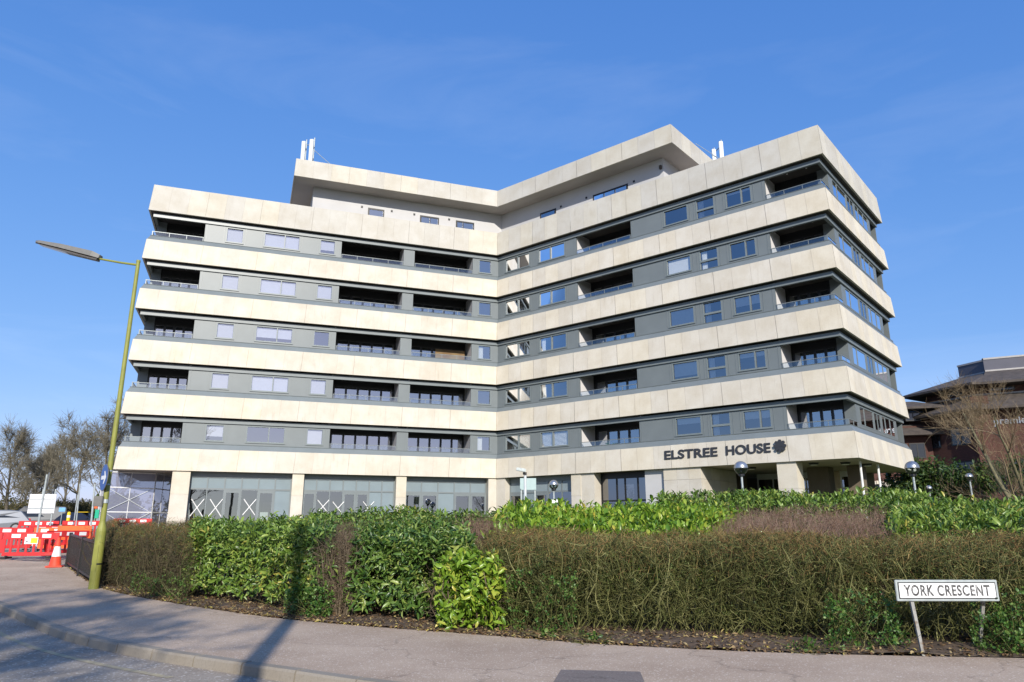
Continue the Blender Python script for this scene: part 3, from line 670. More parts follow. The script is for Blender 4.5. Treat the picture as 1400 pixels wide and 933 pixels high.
# roof deck, parapet cap, penthouse
mb = MB(); mb.prism([(p.x, p.y) for p in outline(.25)], B0 + 5 * PIT + .5, B0 + 5 * PIT + .9); bd(mb, 'roof', 'slab2')
PK = dict(L=14.95, R_=14.8)
ZP0, ZP1 = 25.32, 26.66
mb = MB(); mb.prism([(p.x, p.y) for p in outline(.10, **PK)], ZP0 + .02, ZP0 + .35); bd(mb, 'penthouse_soffit', 'pent_soffit')
bd(band(ZP0, ZP1, 0, .05, .09, 1.22, 3.7, **PK), 'penthouse_fascia', 'stone_top')
mb = MB(); mb.prism([(p.x, p.y) for p in outline(.12, **PK)], ZP0 + .3, ZP1 - .12); bd(mb, 'penthouse_roof', 'slab2')
mb = MB(); mb.loft([ring(1.45, 21.8, **PK), ring(1.45, ZP0 + .03, **PK)], False); bd(mb, 'penthouse_wall', 'render')
for fr, t0, t1, ms in (('L', -9.5, -8.4, ()), ('L', -5.61, -4.24, (-4.9,)), ('L', -2.81, -1.45, (-2.3,)), ('R', 3.07, 4.44, ()), ('R', 7.81, 10.57, (8.7, 9.6))):
    mb = MB(); fbox(mb, fr, t0 - .05, t1 + .05, 1.425, 1.45, 23.55, 24.36); bd(mb, 'window_surround', 'black')
    window(fr, t0, t1, ms, 23.6, 24.28, o=1.40, frame='black')
for fr, t in (('L', -10.0), ('L', -7.8), ('L', -6.1), ('L', -3.4), ('R', 4.95), ('R', 7.2), ('R', 11.1)):
    mb = MB(); fbox(mb, fr, t - .07, t + .07, 1.41, 1.452, 24.28, 24.42); bd(mb, 'wall_vent', 'black')
mb = MB(); fbox(mb, 'R', 13.1, 13.26, 1.3, 1.45, 24.55, 24.8); bd(mb, 'alarm_box', 'tile')
# ground floor: stone columns, shop glazing, entrance, stone core and undercroft
ZG = .7; ZS = B0 + .02
for fr, t0, t1, o0, o1 in (('L', -20.49, -19.49, .12, 1.0), ('L', -13.54, -12.83, .12, .9), ('L', -6.92, -6.24, .12, .9), ('R', 6.31, 7.05, .12, .9), ('R', 19.56, 20.57, .14, 1.1)):
    mb = MB()
    hh = (ZS - ZG) / 3
    for k in range(3): fbox(mb, fr, t0, t1, o0, o1, ZG + hh * k + .006, ZG + hh * (k + 1) - .006)
    fbox(mb, fr, t0 + .02, t1 - .02, o0 + .02, o1 - .02, ZG, ZS - .012); bd(mb, 'column', 'stone_col')
mb = MB(); mb.prism([tuple(WP('L', -.5, .12, 0).xy), tuple(WP('L', TS * .12, .12, 0).xy), tuple(WP('R', .73, .12, 0).xy), tuple(WP('R', .73, .9, 0).xy), tuple(WP('L', -.5, .9, 0).xy)], ZG, ZS - .012); bd(mb, 'column', 'stone_col')
def shopfront(fr, t0, t1, o, n, doors=(), panels=(), crosses=(), pane='shop_pane', fm='sill', top=True):
    zt = 3.85; st = (t1 - t0) / n
    f = MB(); fbox(f, fr, t0, t1, o, o + .08, zt - .05, zt + .05); fbox(f, fr, t0, t1, o - .006, o + .09, ZS - .36, ZS - .013)
    for k in range(n + 1):
        t = min(max(t0 + st * k, t0 + .035), t1 - .035); ww = .035
        fbox(f, fr, t - ww, t + ww, o - .003, o + .083, ZG, ZS - .36)
    w = bd(f, 'shop_window', fm)
    for k in range(n):
        a, b = t0 + st * k + .035, t0 + st * (k + 1) - .035
        if k in doors:
            d = MB()
            for q in (a, b - .10): fbox(d, fr, q, q + .10, o - .02, o + .06, ZG, zt - .055)
            fbox(d, fr, a + .10, b - .10, o - .02, o + .06, zt - .22, zt - .055); fbox(d, fr, a + .10, b - .10, o - .02, o + .06, ZG, ZG + .2); bd(d, 'door', 'sill', w)
    p = MB(); q = MB()
    for k in range(n):
        a, b = t0 + st * k, t0 + st * (k + 1)
        (q if k in panels else p).add([WP(fr, a, o + .04, ZG), WP(fr, b, o + .04, ZG), WP(fr, b, o + .04, zt), WP(fr, a, o + .04, zt)], [(0, 1, 2, 3)])
        (q if top else p).add([WP(fr, a, o + .042, zt), WP(fr, b, o + .042, zt), WP(fr, b, o + .042, ZS - .3), WP(fr, a, o + .042, ZS - .3)], [(0, 1, 2, 3)])
    if p.v: bd(p, 'pane', pane, w)
    if q.v: bd(q, 'spandrel_glass', 'frost', w)
    for c, zc, h in crosses:
        x = MB()
        for sx in (-1, 1): x.tube([WP(fr, c - .36 * sx, o - .01, zc - h), WP(fr, c + .36 * sx, o - .01, zc + h)], .03, 4)
        bd(x, 'tape_cross', 'white', w)
    return w
shopfront('L', -19.49, -13.54, .62, 6, (2, 4), (5,), ((-18.95, 2.72, .52), (-17.9, 2.72, .52), (-15.95, 2.78, .48)))
shopfront('L', -12.83, -6.92, .62, 7, (0, 3, 4), (5, 6), ((-11.5, 2.85, .42), (-10.55, 2.75, .42), (-8.6, 2.78, .42)))
shopfront('L', -6.24, -.5, .62, 5, (0, 1, 3, 4), (2,))
shopfront('R', .73, 6.31, .62, 5, (0, 2), (1,))
# interior of the shops
mb = MB(); mb.add([WP('L', -20.4, 4.4, ZG), WP('L', 2.4, 4.4, ZG), WP('L', 2.4, 4.4, ZS), WP('L', -20.4, 4.4, ZS)], [(0, 1, 2, 3)])
mb.add([WP('R', -2.3, 4.4, ZG), WP('R', 7.6, 4.4, ZG), WP('R', 7.6, 4.4, ZS), WP('R', -2.3, 4.4, ZS)], [(0, 1, 2, 3)])
mb.add([WP('L', -20.4, .8, ZG), WP('L', -20.4, 4.4, ZG), WP('L', -20.4, 4.4, ZS), WP('L', -20.4, .8, ZS)], [(0, 1, 2, 3)])
for t in (-13.2, -6.6): fbox(mb, 'L', t - .06, t + .06, .9, 4.38, ZG, ZS - .01)
fbox(mb, 'R', 7.1, 7.2, 1.5, 4.38, ZG, ZS - .01)
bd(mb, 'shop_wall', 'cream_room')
for t0, t1, z1 in ((-18.2, -17.5, 2.9), (-15.1, -14.3, 2.9), (-10.9, -9.9, 2.9), (-5.6, -4.9, 2.8), (-2.6, -1.9, 2.8), (-17.0, -16.5, 2.2)): mb = MB(); fbox(mb, 'L', t0, t1, 4.30, 4.39, ZG, z1 + .3); bd(mb, 'inner_door', 'room')
for t, z, s_ in ((-15.3, 2.2, .28), (-14.7, 2.2, .28), (-18.4, 2.0, .2)): mb = MB(); fbox(mb, 'L', t, t + s_ * 1.7, .70, .71, z - s_, z + s_); bd(mb, 'window_poster', 'white')
# entrance recess
mb = MB(); fbox(mb, 'R', 7.05, 8.05, .16, 3.2, ZG, ZS - .014); bd(mb, 'entrance_wall', 'stone_col')
shopfront_e = MB(); fbox(shopfront_e, 'R', 8.05, 11.55, .9, 1.0, ZS - .4, ZS - .014)
for t in (8.09, 9.2, 9.8, 10.7, 11.5): fbox(shopfront_e, 'R', t - .04, t + .04, .9, 1.0, ZG, ZS - .4)
fbox(shopfront_e, 'R', 8.1, 11.5, .905, .995, 3.1, 3.2)
en = bd(shopfront_e, 'entrance', 'black')
mb = MB(); mb.add([WP('R', 8.05, .95, ZG), WP('R', 11.55, .95, ZG), WP('R', 11.55, .95, ZS - .35), WP('R', 8.05, .95, ZS - .35)], [(0, 1, 2, 3)]); bd(mb, 'pane', 'dkglass', en)
mb = MB(); fbox(mb, 'R', 8.0, 12.9, 5.0, 5.1, ZG, ZS - .014); bd(mb, 'lobby_wall', 'room')
for t in (8.5, 9.5, 10.4): mb = MB(); fbox(mb, 'R', t, t + .45, 4.2, 4.3, ZG, 3.1); bd(mb, 'lobby_panel', 'white')
mb = MB(); fbox(mb, 'R', 11.55, 12.78, .35, .6, ZG, ZS - .014); bd(mb, 'entrance_panel', 'render')
# stone clad core, front and side of coursed slabs
mb = MB()
zs = [ZG, 1.9, 3.1, 4.2, ZS - .014]
for k in range(4):
    z0, z1 = zs[k] + .006, zs[k + 1] - .006
    for t0, t1 in ((12.9, 13.75), (13.75, 14.5), (14.5, 15.25)): fbox(mb, 'R', t0 + .005, t1 - .005, .14, .3, z0, z1)
    for q in range(4): fbox(mb, 'R', 15.11, 15.25, .305 + q * 1.16, .305 + (q + 1) * 1.16 - .012, z0, z1)
fbox(mb, 'R', 12.92, 15.1, .2, 4.95, ZG, ZS - .02); bd(mb, 'stone_core', 'stone_col')
# back of the undercroft
def one(fr, t0, t1, o0, o1, z0, z1, name, mat): mb = MB(); fbox(mb, fr, t0, t1, o0, o1, z0, z1); return bd(mb, name, mat)
for t0, t1, o0, o1 in ((19.55, 20.72, 4.8, 5.8), (21.75, 22.5, 4.7, 5.6), (14.1, 15.1, 6.4, 6.9)): one('R', t0, t1, o0, o1, ZG, ZS - .02, 'rear_column', 'stone_shade')
one('R', 13.6, 14.75, 8.0, 8.25, ZG, 3.95, 'rear_panel', 'cream_panel'); one('R', 19.3, 20.2, 8.6, 8.9, ZG, ZS - .02, 'rear_panel', 'cream_panel')
shopfront('R', 15.2, 19.3, 8.3, 4, pane='dkglass', fm='white', top=False)
shopfront('R', 20.2, 21.2, 8.7, 1, pane='dkglass', fm='white', top=False)
one('R', 10, 21.4, 11.5, 11.6, ZG, ZS - .02, 'lobby_wall', 'room')
for t, o in ((17.2, 2.6), (20.9, 1.9), (22.3, 2.6), (22.9, 4.4), (18.2, 6.5)):
    c = WP('R', t, o, 0); mb = MB(); mb.lathe([(0, -.10), (.20, -.10), (.26, -.02), (.26, .02), (0, .02)], 14, (c.x, c.y, ZS - .01)); sl_p = bd(mb, 'soffit_lamp', 'black')
    mb = MB(); mb.lathe([(0, -.125), (.16, -.125), (.19, -.101)], 14, (c.x, c.y, ZS - .01)); bd(mb, 'lamp_diffuser', 'white', sl_p)
for t, o in ((23.15, 2.1), (23.3, 4.9)):
    c = WP('R', t, o, 0); mb = MB(); mb.tube([(c.x, c.y, .5), (c.x, c.y, ZS)], .06, 8); bd(mb, 'slim_post', 'white')
# lettering
def text_mesh(name, body, size, mat, origin, xdir, up, parent, depth=.03, bold=0., align='LEFT', spacing=1.0, squash=1.0):
    cu = bpy.data.curves.new(name, 'FONT'); cu.body = body; cu.size = size; cu.extrude = depth; cu.offset = bold; cu.align_x = align; cu.space_character = spacing
    to = bpy.data.objects.new(name, cu); col.objects.link(to)
    dg = bpy.context.evaluated_depsgraph_get(); me = bpy.data.meshes.new_from_object(to.evaluated_get(dg)); bpy.data.objects.remove(to)
    x = Vector(xdir).normalized(); u = Vector(up).normalized(); z = x.cross(u)
    Mx = Matrix((x, u, z)).transposed().to_4x4(); Mx.translation = Vector(origin)
    me.transform(Matrix.Diagonal((squash, 1, 1, 1))); me.transform(Mx)
    o0 = org(parent); me.transform(Matrix.Translation(-o0)); me.materials.clear()
    o = finish(me, name, M[mat], parent); return o, me
def letter_width(me, o0, xdir):
    q = [(v.co).dot(Vector(xdir)) for v in me.vertices]; return max(q) - min(q)
upv = Vector((n2.x * .075, n2.y * .075, 1)).normalized()
def fit_text(name, body, t0, t1, z, h):
    o, me = text_mesh(name, body, h / .72, 'letter', WP('R', t0, -.035 + .075 * (z - B0), z), d2, upv, apt, .018, .034 * h, spacing=1.02)
    w_ = letter_width(me, None, d2); bpy.data.objects.remove(o)
    return text_mesh(name, body, h / .72, 'letter', WP('R', t0, -.035 + .075 * (z - B0), z), d2, upv, apt, .018, .034 * h, spacing=1.02, squash=(t1 - t0) / w_)
fit_text('lettering', 'ELSTREE', 13.05, 16.33, 5.40, .50); fit_text('lettering', 'HOUSE', 16.83, 19.32, 5.42, .50)
# eight-petal badge after the name
mb = MB(); cc = WP('R', 19.88, -.03, 5.70)
for k in range(8):
    a = math.pi / 4 * k; dx = d2 * math.cos(a) + upv * math.sin(a); px_ = -d2 * math.sin(a) + upv * math.cos(a)
    prof = [(.0, -.03), (.08, -.03), (.16, -.072), (.27, -.088), (.335, -.05), (.335, .05), (.27, .088), (.16, .072), (.08, .03), (0, .03)]
    off = n2 * .0015 * k
    vs = [cc + dx * a_ + px_ * b_ - n2 * .03 + off for a_, b_ in prof] + [cc + dx * a_ + px_ * b_ + n2 * .04 for a_, b_ in prof]
    n_ = len(prof); mb.add(vs, [tuple(range(n_)), tuple(range(n_, 2 * n_))[::-1]] + [(i, (i + 1) % n_, n_ + (i + 1) % n_, n_ + i) for i in range(n_)])
bd(mb, 'badge', 'letter')
# phone masts on the penthouse roof
def mast(name, label, base, tilt, panels, wire):
    t = thing(name, label, 'antenna', base, group='phone masts on the roof')
    p = MB(); b = Vector(base)
    for dx, dy, h in panels: p.tube([(dx + .12, dy + .22, -.2), (dx + .12, dy + .22, h + .25)], .045, 8)
    p.tube([(panels[0][0] + .12, panels[0][1] + .22, .9 * panels[0][2]), (panels[-1][0] + .12, panels[-1][1] + .22, .9 * panels[-1][2])], .03, 6)
    p.build('pole', M['galv'], t)
    for dx, dy, h in panels:
        q = MB(); q.box(dx - .14, dx + .14, dy - .09, dy + .09, .12, h); q.build('panel_antenna', M['dish'], t, bevel=.03)
        q = MB(); q.box(dx - .03, dx + .15, dy + .09, dy + .2, h * .25, h * .32); q.box(dx - .03, dx + .15, dy + .09, dy + .2, h * .7, h * .76); q.build('bracket', M['black'], t)
    q = MB(); q.tube(wire, .022, 5); q.build('stay', M['galv'], t)
    return t
c = WP('L', -14.3, .9, ZP1 - .1); mast('phone_mast', 'pair of white panel antennas on the roof edge above the long sunlit wing', c, 0, [(-.15, .0, 2.0), (.45, -.1, 2.1)], [(.6, .1, 1.35), (2.2, .8, .1)])
c = WP('R', 14.2, 6.2, ZP1 - .1); mast('phone_mast', 'white antenna with a slanting stay behind the parapet near the tall corner', c, 0, [(1.2, .0, 1.75), (.75, .3, 1.3)], [(-.6, 0, 1.6), (1.1, .2, .5)])
#=====PART3=====
# ------------------------------------------------------------------ hedges and shrubs on the bank
HG = 'clipped hedges along the pavement'
LG = 'laurel bushes of the planted bank'
twiggy('privet_hedge', 'dark clipped privet hedge standing behind the green lamp column', quad(141, 264, .35, .55, 3.2, 3.0), 1.42, 1.72, 900, 'twig_dark', 16, 'privet', 5200, HG, .06, .07, (.1, .3), surf=7500, leafL=.034, top='twig_rust', nsp=.25, updir=.15)
laurel('laurel_hedge', 'broad glossy green laurel next to the dark privet hedge', quad(262, 424, 1.0, .75, 4.6, 5.2), 1.58, 1.70, 2100, 'laurel', L=.15, W=.054, deep=.35)
laurel('laurel_hedge', 'narrow green laurel between the broad laurel and the bare brown shrub', quad(418, 456, .65, .65, 5.0), 1.50, 1.78, 560, 'laurel_dark', L=.145, W=.054)
twiggy('bare_shrub', 'bare brown upright stems between two laurels', quad(446, 494, .75, .75, 1.5), 1.38, 1.5, 560, 'twig', 7, None, 0, None, .05, .025, (.15, .4), (.008, .003), .003, .9, cat='shrub', surf=900)
laurel('laurel_hedge', 'dark glossy laurel with a hole in its side', quad(486, 642, .7, .7, 2.6), 1.42, 1.65, 1400, 'laurel_dark', L=.155, W=.056, hole=((-1.33, 12.75, .86), (.32, .8, .24)), deep=.32)
laurel('laurel_bush', 'low yellow green laurel reaching down onto the pavement edge', quad(602, 686, .12, .16, 1.1), 1.13, 1.05, 400, 'laurel_bright', L=.155, W=.068, zlo=.04, up=.1)
twiggy('privet_hedge', 'long bare twiggy olive brown hedge behind the street name sign', quad(664, 1660, .5, .5, 2.0), 1.36, 1.46, 1130, 'twig_olive', 22, 'privet', 13800, HG, .05, .10, (.10, .34), (.0085, .004), .0038, .15, surf=21000, leafL=.028, top='twig_rust', nsp=.25)
laurel('laurel_hedge', 'bright upright yellow green laurel above the twiggy hedge', (pol(668, 14.2), pol(965, 14.6), pol(690, 20.5), pol(1010, 20.5)), 1.47, 2.12, 2100, 'laurel_bright', L=.19, W=.085, up=1.1, sprawl=.35, tilt=(18, 55), deep=.25, faces=('front', 'top', 'left', 'right'))
laurel('laurel_hedge', 'flat topped laurel behind the laurels, below the shop windows', (pol(425, 17.5), pol(655, 15.6), pol(420, 22.0), pol(690, 21)), 1.62, 2.0, 1900, 'laurel', L=.16, W=.062, up=.8, sprawl=.4)
twiggy('bare_shrub', 'reddish brown bare shrub between the flat laurel and the bright laurel', (pol(632, 14.4), pol(690, 14.2), pol(636, 17.5), pol(694, 17.5)), 1.58, 1.86, 620, 'twig_pink', 8, None, 0, None, .07, .03, (.12, .35), (.006, .0025), .0028, .8, cat='shrub', surf=1500)
twiggy('bare_shrub', 'patch of brown twigs on top of the dark laurel with the hole', (pol(458, 15.6), pol(600, 14.8), pol(458, 17.3), pol(600, 16.8)), 1.58, 1.72, 700, 'twig', 8, 'laurel', 260, None, .1, .04, (.12, .35), (.006, .0025), .0028, .6, cat='shrub', surf=1500, leafL=.09)
twiggy('heather_bank', 'pinkish brown dry shrub patch in front of the far laurel strip', (pol(975, 15.0), pol(1215, 14.0), pol(975, 21.5), pol(1235, 20.5)), 1.56, 2.14, 1700, 'twig_pink', 9, 'privet', 900, None, .1, .06, (.12, .34), (.006, .003), .0032, .5, cat='shrub', surf=5000)
laurel('laurel_hedge', 'laurel strip running below the building name', (pol(905, 22.0), pol(1268, 20.6), pol(900, 25.5), pol(1275, 24.5)), 2.25, 2.62, 2000, 'laurel', L=.19, W=.075, up=1.0, sprawl=.4, tilt=(20, 60))
laurel('laurel_hedge', 'dark green laurel below the bare tree and the brick offices', (pol(1214, 14.6), pol(1640, 13.0), pol(1225, 21.5), pol(1640, 20.5)), 1.60, 2.30, 3300, 'laurel', L=.19, W=.07, up=.8, sprawl=.45, tilt=(20, 65))
IG = 'green ivy patches climbing into the twiggy hedge'
def ivy(label, p0, p1, ins, z, n, name='ivy_patch', cat='ivy', m='ivy', L=.045, group=IG):
    q_ = quad(p0, p1, ins, ins, .4); c = ((q_[0][0] + q_[1][0]) / 2, (q_[0][1] + q_[1][1]) / 2)
    t = thing(name, label, cat, (c[0], c[1], bz(*c)), group=group)
    P, Nn = shell(*q_, z, z, n, .16, .35, zlo=.02); keep = RNG.random(len(P)) < np.clip(1.25 - (P[:, 2] - bz(*c)) / z, 0, 1); P, Nn = P[keep], Nn[keep]
    V, T = leafy(P, Nn, 5, L, L * .75, .2, .7, L * 2); np_mesh('foliage', V, None, T, M[m], t)
    S, Rr = stems(*q_, z * .8, z * .8, 40, 5, (.005, .002), .15, .06); V, Q = tubes_arr(S, Rr, 3); np_mesh('stems', V, Q, None, M['twig_olive'], t)
ivy('ivy creeping up the twiggy hedge midway along, left of the sign post', 1120, 1215, .22, .78, 420)
ivy('ivy patch low in the twiggy hedge under the far end of the name sign', 1312, 1420, .22, .72, 420)
ivy('ivy leaves round the right hand post of the street name sign', 1345, 1400, .14, .55, 330)
ivy('small green ivy cluster inside the twiggy hedge next to the yellow green laurel', 690, 790, .30, 1.1, 260)
ivy('dark ivy at the foot of the narrow laurel', 404, 455, .35, .55, 420, L=.05)
ivy('trailing greenery at the foot of the dark privet hedge', 190, 262, .32, .6, 300, L=.04)
WG = 'small weeds at the pavement edge'
for px, lab in ((748, 'small green weed on the soil by the low yellow green laurel'), (806, 'weed tuft at the start of the twiggy hedge'), (1092, 'weed tuft on the pavement edge below the ivy')):
    ivy(lab, px - 9, px + 9, .06, .16, 40, 'weed', 'weed', 'ivy', .06, WG)
t_ = thing('bed_floodlight', 'small pale floodlight among the dry pinkish shrubs', 'floodlight', (*pol(1018, 15.2), bz(*pol(1018, 15.2)) + .3))
mb = MB(); mb.tube([(0, 0, 0), (0, 0, .5)], .02, 6); mb.build('stake', M['galv'], t_)
mb = MB(); mb.box(-.08, .08, -.07, .05, .48, .62); mb.build('lamp_head', M['dish'], t_, bevel=.02)
# ------------------------------------------------------------------ street lamp with its road sign
LX, LY = -10.86, 19.74; LZ = gz(LY)
lamp = thing('street_lamp', 'tall yellow green lamp column with a long flat lantern', 'street lamp', (LX, LY, LZ))
mb = MB(); mb.lathe([(.125, -.1), (.125, 1.45), (.118, 1.5), (.075, 1.66), (.07, 1.7), (.062, 5), (.052, 9.0), (.058, 9.0), (.058, 9.06), (0, 9.08)], 20); mb.build('column', M['lampgreen'], lamp, smooth=False)
mb = MB(); mb.box(-.06, .06, -.128, -.122, .45, 1.1); mb.build('access_door', M['lampgreen'], lamp)
mb = MB(); mb.lathe([(.127, .60), (.128, .62), (.127, .64)], 20); mb.build('number_band', M['black'], lamp)
mb = MB(); mb.tube([(0, 0, 8.92), (-.5, 0, 8.99), (-1.25, 0, 9.13)], [.034, .032, .03], 8); mb.build('bracket_arm', M['lampgreen'], lamp)
hd = MB(); a = Vector((-1.12, 0, 9.13)); b = Vector((-3.05, 0, 9.62)); ax = (b - a).normalized(); up_ = Vector((-ax.z, 0, ax.x)) * -1
if up_.z < 0: up_ = -up_
ys = Vector((0, 1, 0))
def lring(f, w, h0, h1): c = a.lerp(b, f); return [tuple(c + ys * w + up_ * h0), tuple(c + ys * w * .8 + up_ * h1), tuple(c - ys * w * .8 + up_ * h1), tuple(c - ys * w + up_ * h0)]
hd.loft([lring(0, .10, -.03, .08), lring(.12, .14, -.03, .13), lring(.6, .15, -.02, .11), lring(.95, .12, -.02, .06), lring(1, .05, -.01, .03)], False, True); hdo = hd.build('lantern', M['lampgrey'], lamp)
mb = MB(); mb.loft([lring(.02, .095, -.10, -.032), lring(.5, .13, -.10, -.026), lring(.93, .10, -.06, -.022)], False, True); mb.build('lantern_bowl', M['lantern_glass'], hdo)
mb = MB(); c = a.lerp(b, .99); mb.lathe([(0, -.03), (.05, -.02), (.05, .05), (0, .07)], 10, tuple(c)); mb.build('photocell', M['lampgrey'], hdo)
# round blue sign, edge towards us
sg = thing('road_sign', 'round blue sign with a white arrow on the lamp column', 'road sign', (LX, LY, LZ + 2.84), 0)
nz = Vector((-.74, -.67, 0)).normalized(); xs = Vector((-nz.y, nz.x, 0)); uz = Vector((0, 0, 1))
def disc(mb, r, d0, d1, k=36):
    vs = [nz * d + (xs * math.cos(2 * math.pi * j / k) + uz * math.sin(2 * math.pi * j / k)) * r for d in (d0, d1) for j in range(k)]
    return mb.add(vs, [tuple(range(k)), tuple(range(k, 2 * k))[::-1]] + [(j, (j + 1) % k, k + (j + 1) % k, k + j) for j in range(k)])
disc(MB(), .36, .10, .115).build('plate', M['lampgrey'], sg)
disc(MB(), .345, .116, .119).build('face', M['blue'], sg)
ar = [(-.24, -.05), (.06, -.05), (.0, -.17), (.09, -.17), (.26, 0), (.09, .17), (.0, .17), (.06, .05), (-.24, .05)]
mb = MB(); n_ = len(ar); mb.add([nz * .1225 + xs * p + uz * q for p, q in ar] + [nz * .1195 + xs * p + uz * q for p, q in ar], [(0, 1, 7, 8), (1, 2, 3, 4), (1, 4, 7), (4, 5, 6, 7), (9, 17, 16, 10)]); mb.build('arrow', M['signwhite'], sg)
mb = MB(); mb.lathe([(.078, -.2), (.078, -.16)], 14); mb.lathe([(.078, .16), (.078, .2)], 14); mb.tube([nz * .06 - uz * .18, nz * .105 - uz * .18], .02, 6); mb.tube([nz * .06 + uz * .18, nz * .105 + uz * .18], .02, 6); mb.build('clip', M['galv'], sg)
bx = thing('sign_control_box', 'small grey box strapped to the column under the blue sign', 'control box', (LX, LY, LZ + 2.22))
mb = MB(); mb.box(-.24, .0, -.16, -.08, -.14, .13); mb.build('casing', M['lampgrey'], bx, bevel=.012)
mb = MB(); mb.lathe([(.082, -.05), (.082, .05)], 14); mb.build('strap', M['galv'], bx)
# ------------------------------------------------------------------ YORK CRESCENT name plate
sx = E(1296, .18); SX, SY = sx; SZ = bz(SX, SY)
pL = at(1226, 822, SY); pR = at(1366, 821, SY); wd = pR.x - pL.x; zb = pL.z; zt_ = at(1226, 793, SY).z
ns = thing('street_name_sign', 'white street name plate reading YORK CRESCENT on two posts', 'street sign', ((pL.x + pR.x) / 2, SY, SZ))
ZB, ZT = zb - SZ, zt_ - SZ; h = wd / 2
tl = .012
mb = MB(); mb.box(-h, h, -.015, .012, ZB, ZT); mb.build('board', M['galv'], ns, bevel=.006)
mb = MB(); mb.box(-h + .03, h - .03, -.019, -.0155, ZB + .028, ZT - .028); mb.build('border', M['black'], ns)
mb = MB(); mb.box(-h + .042, h - .042, -.022, -.0193, ZB + .040, ZT - .040); mb.build('face', M['signwhite'], ns)
o, me = text_mesh('lettering', 'YORK CRESCENT', (ZT - ZB) * .50 / .72, 'letter', (ns.location.x - h * .84, SY - .0235, SZ + ZB + (ZT - ZB) * .27), (1, 0, 0), (0, 0, 1), ns, .001, .004, spacing=1.12)
w_ = letter_width(me, None, (1, 0, 0)); bpy.data.objects.remove(o)
worn = simple('worn_black_letters', (.05, .05, .05), .6, 0, .2, 60, dirt=(.55, .55, .54)); M['worn'] = worn
text_mesh('lettering', 'YORK CRESCENT', (ZT - ZB) * .50 / .72, 'worn', (ns.location.x - h * .84, SY - .0235, SZ + ZB + (ZT - ZB) * .27), (1, 0, 0), (0, 0, 1), ns, .001, .005, spacing=1.12, squash=h * 1.68 / w_)
M['oldpost'] = simple('weathered_post_paint', (.30, .30, .28), .7, .1, .15, 12, dirt=(.14, .08, .04))
for xx, lean in ((-h * .72, .09), (h * .80, .0)):
    mb = MB(); bk = .0 if lean else .38; mb.hexa([(xx - .018 + lean, .014 + bk, -.15), (xx + .018 + lean, .014 + bk, -.15), (xx + .018 + lean, .05 + bk, -.15), (xx - .018 + lean, .05 + bk, -.15), (xx - .022, .014, ZT - .02), (xx + .022, .014, ZT - .02), (xx + .022, .055, ZT - .02), (xx - .022, .055, ZT - .02)]); mb.build('post', M['oldpost'], ns)
# ------------------------------------------------------------------ globe lamps, camera pole, board
def globe_lamp(label, px, py, Y, r, box=False):
    p = at(px, py, Y); z0 = bz(p.x, Y) if Y < 44 else gz(Y)
    t = thing('globe_lamp', label, 'post lamp', (p.x, Y, z0), group='globe lamps round the building'); H = p.z - z0
    mb = MB(); mb.lathe([(.06, -.1), (.055, .9), (.045, 1.0), (.042, H - r * 1.15)], 12); mb.build('post', M['galv'], t, smooth=True)
    mb = MB(); mb.lathe([(.05, H - r * 1.3), (.12, H - r * 1.2), (.12, H - r * .92), (.04, H - r * .8), (.04, H - r * .2), (.11, H - r * .1), (0, H)], 12); mb.build('lamp_holder', M['black'], t)
    mb = MB(); mb.lathe([(r * math.sin(a_), H + r * math.cos(a_)) for a_ in [R(180 - 5 * i) for i in range(1, 19)]], 24); mb.build('clear_bowl', M['rail_glass'], t, smooth=True)
    mb = MB(); mb.lathe([(r * 1.02 * math.sin(a_), H + r * 1.02 * math.cos(a_)) for a_ in [R(92 - 4.6 * i) for i in range(21)]], 24); mb.build('metal_dome', M['steel'], t, smooth=True)
    if box: mb = MB(); mb.box(-.2, .2, -.12, .1, H - 1.55, H - .75); mb.build('junction_box', M['white'], t, bevel=.015)
    return t
globe_lamp('globe lamp with metal dome standing under the building name', 1013, 640, 28.5, .26)
globe_lamp('globe lamp with a white box on its post in front of the shop windows', 757, 663, 38, .24, True)
globe_lamp('globe lamp at the far corner of the building by the evergreen bush', 1247, 640, 28.5, .26)
globe_lamp('small distant low globe lamp in front of the evergreen bush', 1270, 668, 40, .16)
globe_lamp('distant globe lamp nearest the bare tree and the brick offices', 1325, 652, 38, .18)
p = at(718, 650, 37); z0 = bz(p.x, 37); H = p.z - z0
t = thing('camera_pole', 'white pole with a security camera in front of the shop windows', 'security camera', (p.x, 37, z0))
mb = MB(); mb.lathe([(.07, 0), (.07, H), (0, H + .02)], 12); mb.build('pole', M['dish'], t)
mb = MB(); mb.hexa([(-.46, -.30, H + .22), (.02, -.30, H + .13), (.02, -.1, H + .13), (-.46, -.1, H + .22), (-.44, -.30, H + .38), (.04, -.30, H + .30), (.04, -.1, H + .30), (-.44, -.1, H + .38)]); mb.build('camera', M['galv'], t, bevel=.02)
mb = MB(); mb.tube([(0, 0, H - .02), (-.05, -.1, H + .17)], .04, 8); mb.box(-.12, .08, -.12, .05, H + .02, H + .14); mb.build('bracket', M['black'], t)
p = at(722, 662, 38.5); z0 = bz(p.x, 38.5)
t = thing('notice_board', 'pale green blank notice board on two posts behind the camera pole', 'notice board', (p.x, 38.5, z0)); H = p.z - z0
mb = MB(); mb.box(-.42, .42, -.02, .02, H - .3, H + .3); mb.build('board', simple('pale_green_board', (.36, .47, .46), .4, 0, .04), t)
for xx in (-.36, .36): mb = MB(); mb.box(xx - .025, xx + .025, .022, .06, 0, H + .25); mb.build('post', M['galv'], t)
